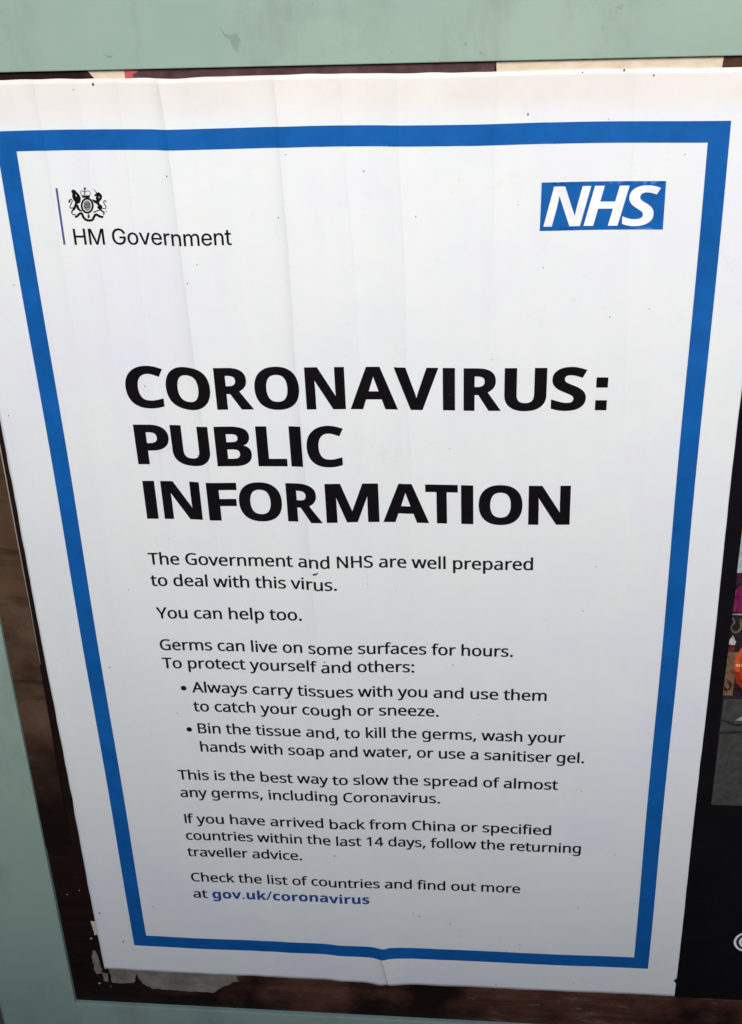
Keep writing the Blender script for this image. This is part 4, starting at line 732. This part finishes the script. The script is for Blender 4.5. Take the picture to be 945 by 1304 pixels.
# specks of dirt and fly marks on the sheet
SP = [(0.1287, 0.0931, 3), (0.0987, 0.0859, 1.2), (0.2219, -0.0373, 1.6), (0.2365, -0.2014, 1.5), (0.2543, -0.1716, 1.2), (0.3838, -0.1022, 1.4), (0.4006, -0.0098, 1.2), (0.5131, -0.0361, 1.5),
      (0.7756, -0.1815, 1.2), (0.8222, 0.0966, 1.6), (0.8788, 0.0987, 2), (0.9197, 0.0917, 1.8), (0.7482, 0.0416, 2), (-0.0885, -0.4286, 1.4), (0.0156, -0.9316, 2), (0.4116, -0.9042, 2.2),
      (0.5413, -0.7537, 1), (0.6399, -0.9077, 1.5), (0.8308, -1.0445, 1.2), (0.4056, -1.3703, 2), (-0.0909, -1.5594, 3), (-0.0514, -1.6389, 2.8), (0.0251, -1.5326, 1.8), (0.5568, -1.5213, 1.4),
      (0.5699, -1.5281, 2), (0.6313, -1.5453, 1.7), (0.7261, -1.713, 1.8), (0.772, -1.594, 1.5)]
gr = []
for u, v, r in SP:
    rr = r * 0.00062
    gr.append([[(u + rr * (0.8 + .5 * random.random()) * math.cos(t), v + rr * (1.0 + .7 * random.random()) * math.sin(t)) for t in [i * math.pi / 4 for i in range(8)]]])
gr.append([[(0.3985, -0.7215), (0.4020, -0.7192), (0.4068, -0.7185), (0.4095, -0.7165), (0.4088, -0.7195), (0.4050, -0.7225), (0.4005, -0.7240)]])
for i in range(46):
    u, v = random.uniform(-.09, 1.07), random.uniform(-1.7, .09); rr = random.uniform(.0005, .0011)
    gr.append([disc(u, v, rr, 6)])
sp = print_shape('dirt_specks', gr, m_dirt, poster, 0.00030, 0.02, False); sp['kind'] = 'stuff'

# ================================================================ the black poster beside it
p2 = thing('black_poster', 'black poster with a street photograph, tucked under the right edge of the white poster', 'poster', (1.66 * S, 0, Z0 - 1.727 * S))
slab('paper_sheet', dens([(1.072, 0.102), (2.262, 0.102), (2.262, -1.7270), (1.072, -1.7270)], 0.05), 0.0003, 0.0006, m_black, p2)
def flatp(name, polys, m, lift): return print_shape(name, [polys] if isinstance(polys[0], list) else [[polys]], m, p2 if name == 'photo_print' else photo, lift, 0.5, False, False)
pm = {}
DIM = 0.62
def pink(n_, c):
    if n_ not in pm:
        m_ = mat(n_ + '_print', c, 0.42, 0.15); nn = NT(m_); lo_, hi_ = (.62, 1.2) if n_ in ('ground', 'sky', 'orange', 'deep_orange', 'magenta') else (.30, 1.5)
        nn.color(nn.ramp(nn.noise(170, 6, .75, seed=len(pm) + 1), [(0.33, tuple(x * lo_ for x in c)), (0.5, tuple(x * .9 for x in c)), (0.68, tuple(min(1, x * hi_ + .004) for x in c))])); pm[n_] = m_
    return pm[n_]
XL, XR = 1.1125, 2.20
photo = None
photo = print_shape('photo_print', [[[(XL - .001, -0.40), (XR, -0.40), (XR, -1.2120), (XL + .003, -1.2115)]]], pink('ground', (0.060, 0.059, 0.056)), p2, 0.0008, 0.5, False, False)
def pp(name, poly, key, c, k_): return print_shape(name, [[poly]], pink(key, c), photo, 0.0008 + 0.00012 * k_, 0.5, False, False)
pp('sky_area', rect(XL - .001, -0.708, XR, -0.401), 'sky', (0.36, 0.42, 0.47), 1)
pp('dark_crowd', rect(XL - .0005, -0.968, XR, -0.7085), 'crowd', (0.022, 0.016, 0.018), 1)
pp('magenta_coat', [(1.1125, -.742), (1.118, -.7335), (1.150, -.728), (1.17, -.745), (1.172, -.785), (1.1125, -.785)], 'magenta', (0.19, 0.016, 0.080), 2)
pp('coat_fold', stroke(curve([(1.119, -.735), (1.117, -.752), (1.121, -.768), (1.118, -.785)]), .0022), 'fold', (0.10, 0.008, 0.045), 3)
pp('coat_fold', stroke(curve([(1.1125, -.757), (1.125, -.754), (1.14, -.76)]), .0018), 'fold', (0.10, 0.008, 0.045), 3)
pp('dark_hair', [(1.1118, -.7087), (1.1118, -.735), (1.117, -.728), (1.135, -.722), (1.16, -.725), (1.16, -.7087)], 'hair', (0.05, 0.015, 0.04), 2)
pp('white_rail', [(1.112, -.7885), (XR, -.7865), (XR, -.7905), (1.112, -.7915)], 'white', (0.30, 0.28, 0.27), 2)
for i in range(26):
    x = 1.121 + i * 0.040
    pp('rail_scroll', stroke(curve([(x - .008, -.797), (x - .004, -.806), (x - .008, -.818), (x, -.827), (x + .008, -.818), (x + .006, -.80), (x + .014, -.815)]), .0034), 'scroll', (0.15, 0.13, 0.12), 2)
pp('brown_post', rect(1.1125, -0.960, 1.129, -0.868), 'ochre', (0.17, 0.10, 0.055), 2)
pp('white_cloth', [(1.1125, -.842), (1.117, -.832), (1.124, -.846), (1.122, -.853), (1.1125, -.852)], 'cloth', (0.45, 0.42, 0.40), 3)
pp('maroon_cloth', rect(1.1125, -0.868, 1.123, -0.8535), 'maroon', (0.12, 0.02, 0.03), 3)
pp('orange_lantern', [(1.2 + .0745 * math.cos(t * math.pi / 20), -.892 + .0735 * math.sin(t * math.pi / 20)) for t in range(40)], 'orange', (0.62, 0.085, 0.022), 4)
pp('lantern_shade', [(1.1262, -.905), (1.132, -.93), (1.15, -.952), (1.18, -.964), (1.22, -.96), (1.2, -.945), (1.16, -.93), (1.14, -.912)], 'deep_orange', (0.33, 0.030, 0.012), 5)
pp('lantern_rib', stroke(curve([(1.150, -.84), (1.138, -.87), (1.137, -.90), (1.146, -.935)]), .0022), 'rib', (0.40, 0.05, 0.02), 6)
for k_ in range(5):
    pp('iron_scroll', stroke(curve([(1.1145 + .002 * k_, -.925 - .004 * k_), (1.122, -.930 - .003 * k_), (1.125, -.940), (1.119, -.948), (1.1135, -.940 - .002 * k_)]), .0014), 'iron', (0.02, 0.018, 0.02), 3)
pp('lantern_glint', [(1.128, -.893), (1.152, -.889), (1.16, -.893), (1.145, -.897), (1.129, -.898)], 'glint', (0.85, 0.40, 0.25), 5)
pp('lantern_base', [(1.142, -.955), (1.17, -.964), (1.255, -.955), (1.235, -1.0), (1.165, -.995)], 'base', (0.030, 0.010, 0.016), 4)
pp('ground_crack', stroke([(1.1118, -1.0135), (1.125, -1.018), (1.14, -1.025), (1.19, -1.022)], .0042), 'crack', (0.020, 0.020, 0.020), 2)
pp('ground_crack', stroke([(1.1118, -1.0440), (1.14, -1.0415), (1.20, -1.034), (1.5, -1.02)], .0046), 'crack', (0.020, 0.020, 0.020), 2)
pp('white_shoe', [(1.139, -1.014), (1.150, -1.004), (1.165, -1.004), (1.165, -1.016)], 'white', (0.50, 0.48, 0.46), 3)
emb = print_shape('ring_emblem', [[disc(1.2190, -1.5610, 0.0280, 40), disc(1.2190, -1.5610, 0.0232, 40)], [disc(1.2190, -1.5610, 0.0180, 32), disc(1.2190, -1.5610, 0.0125, 32)]],
                  m_white, p2, 0.0008, 0.5, False, False)
emb['label'] = 'white double ring emblem printed near the bottom'
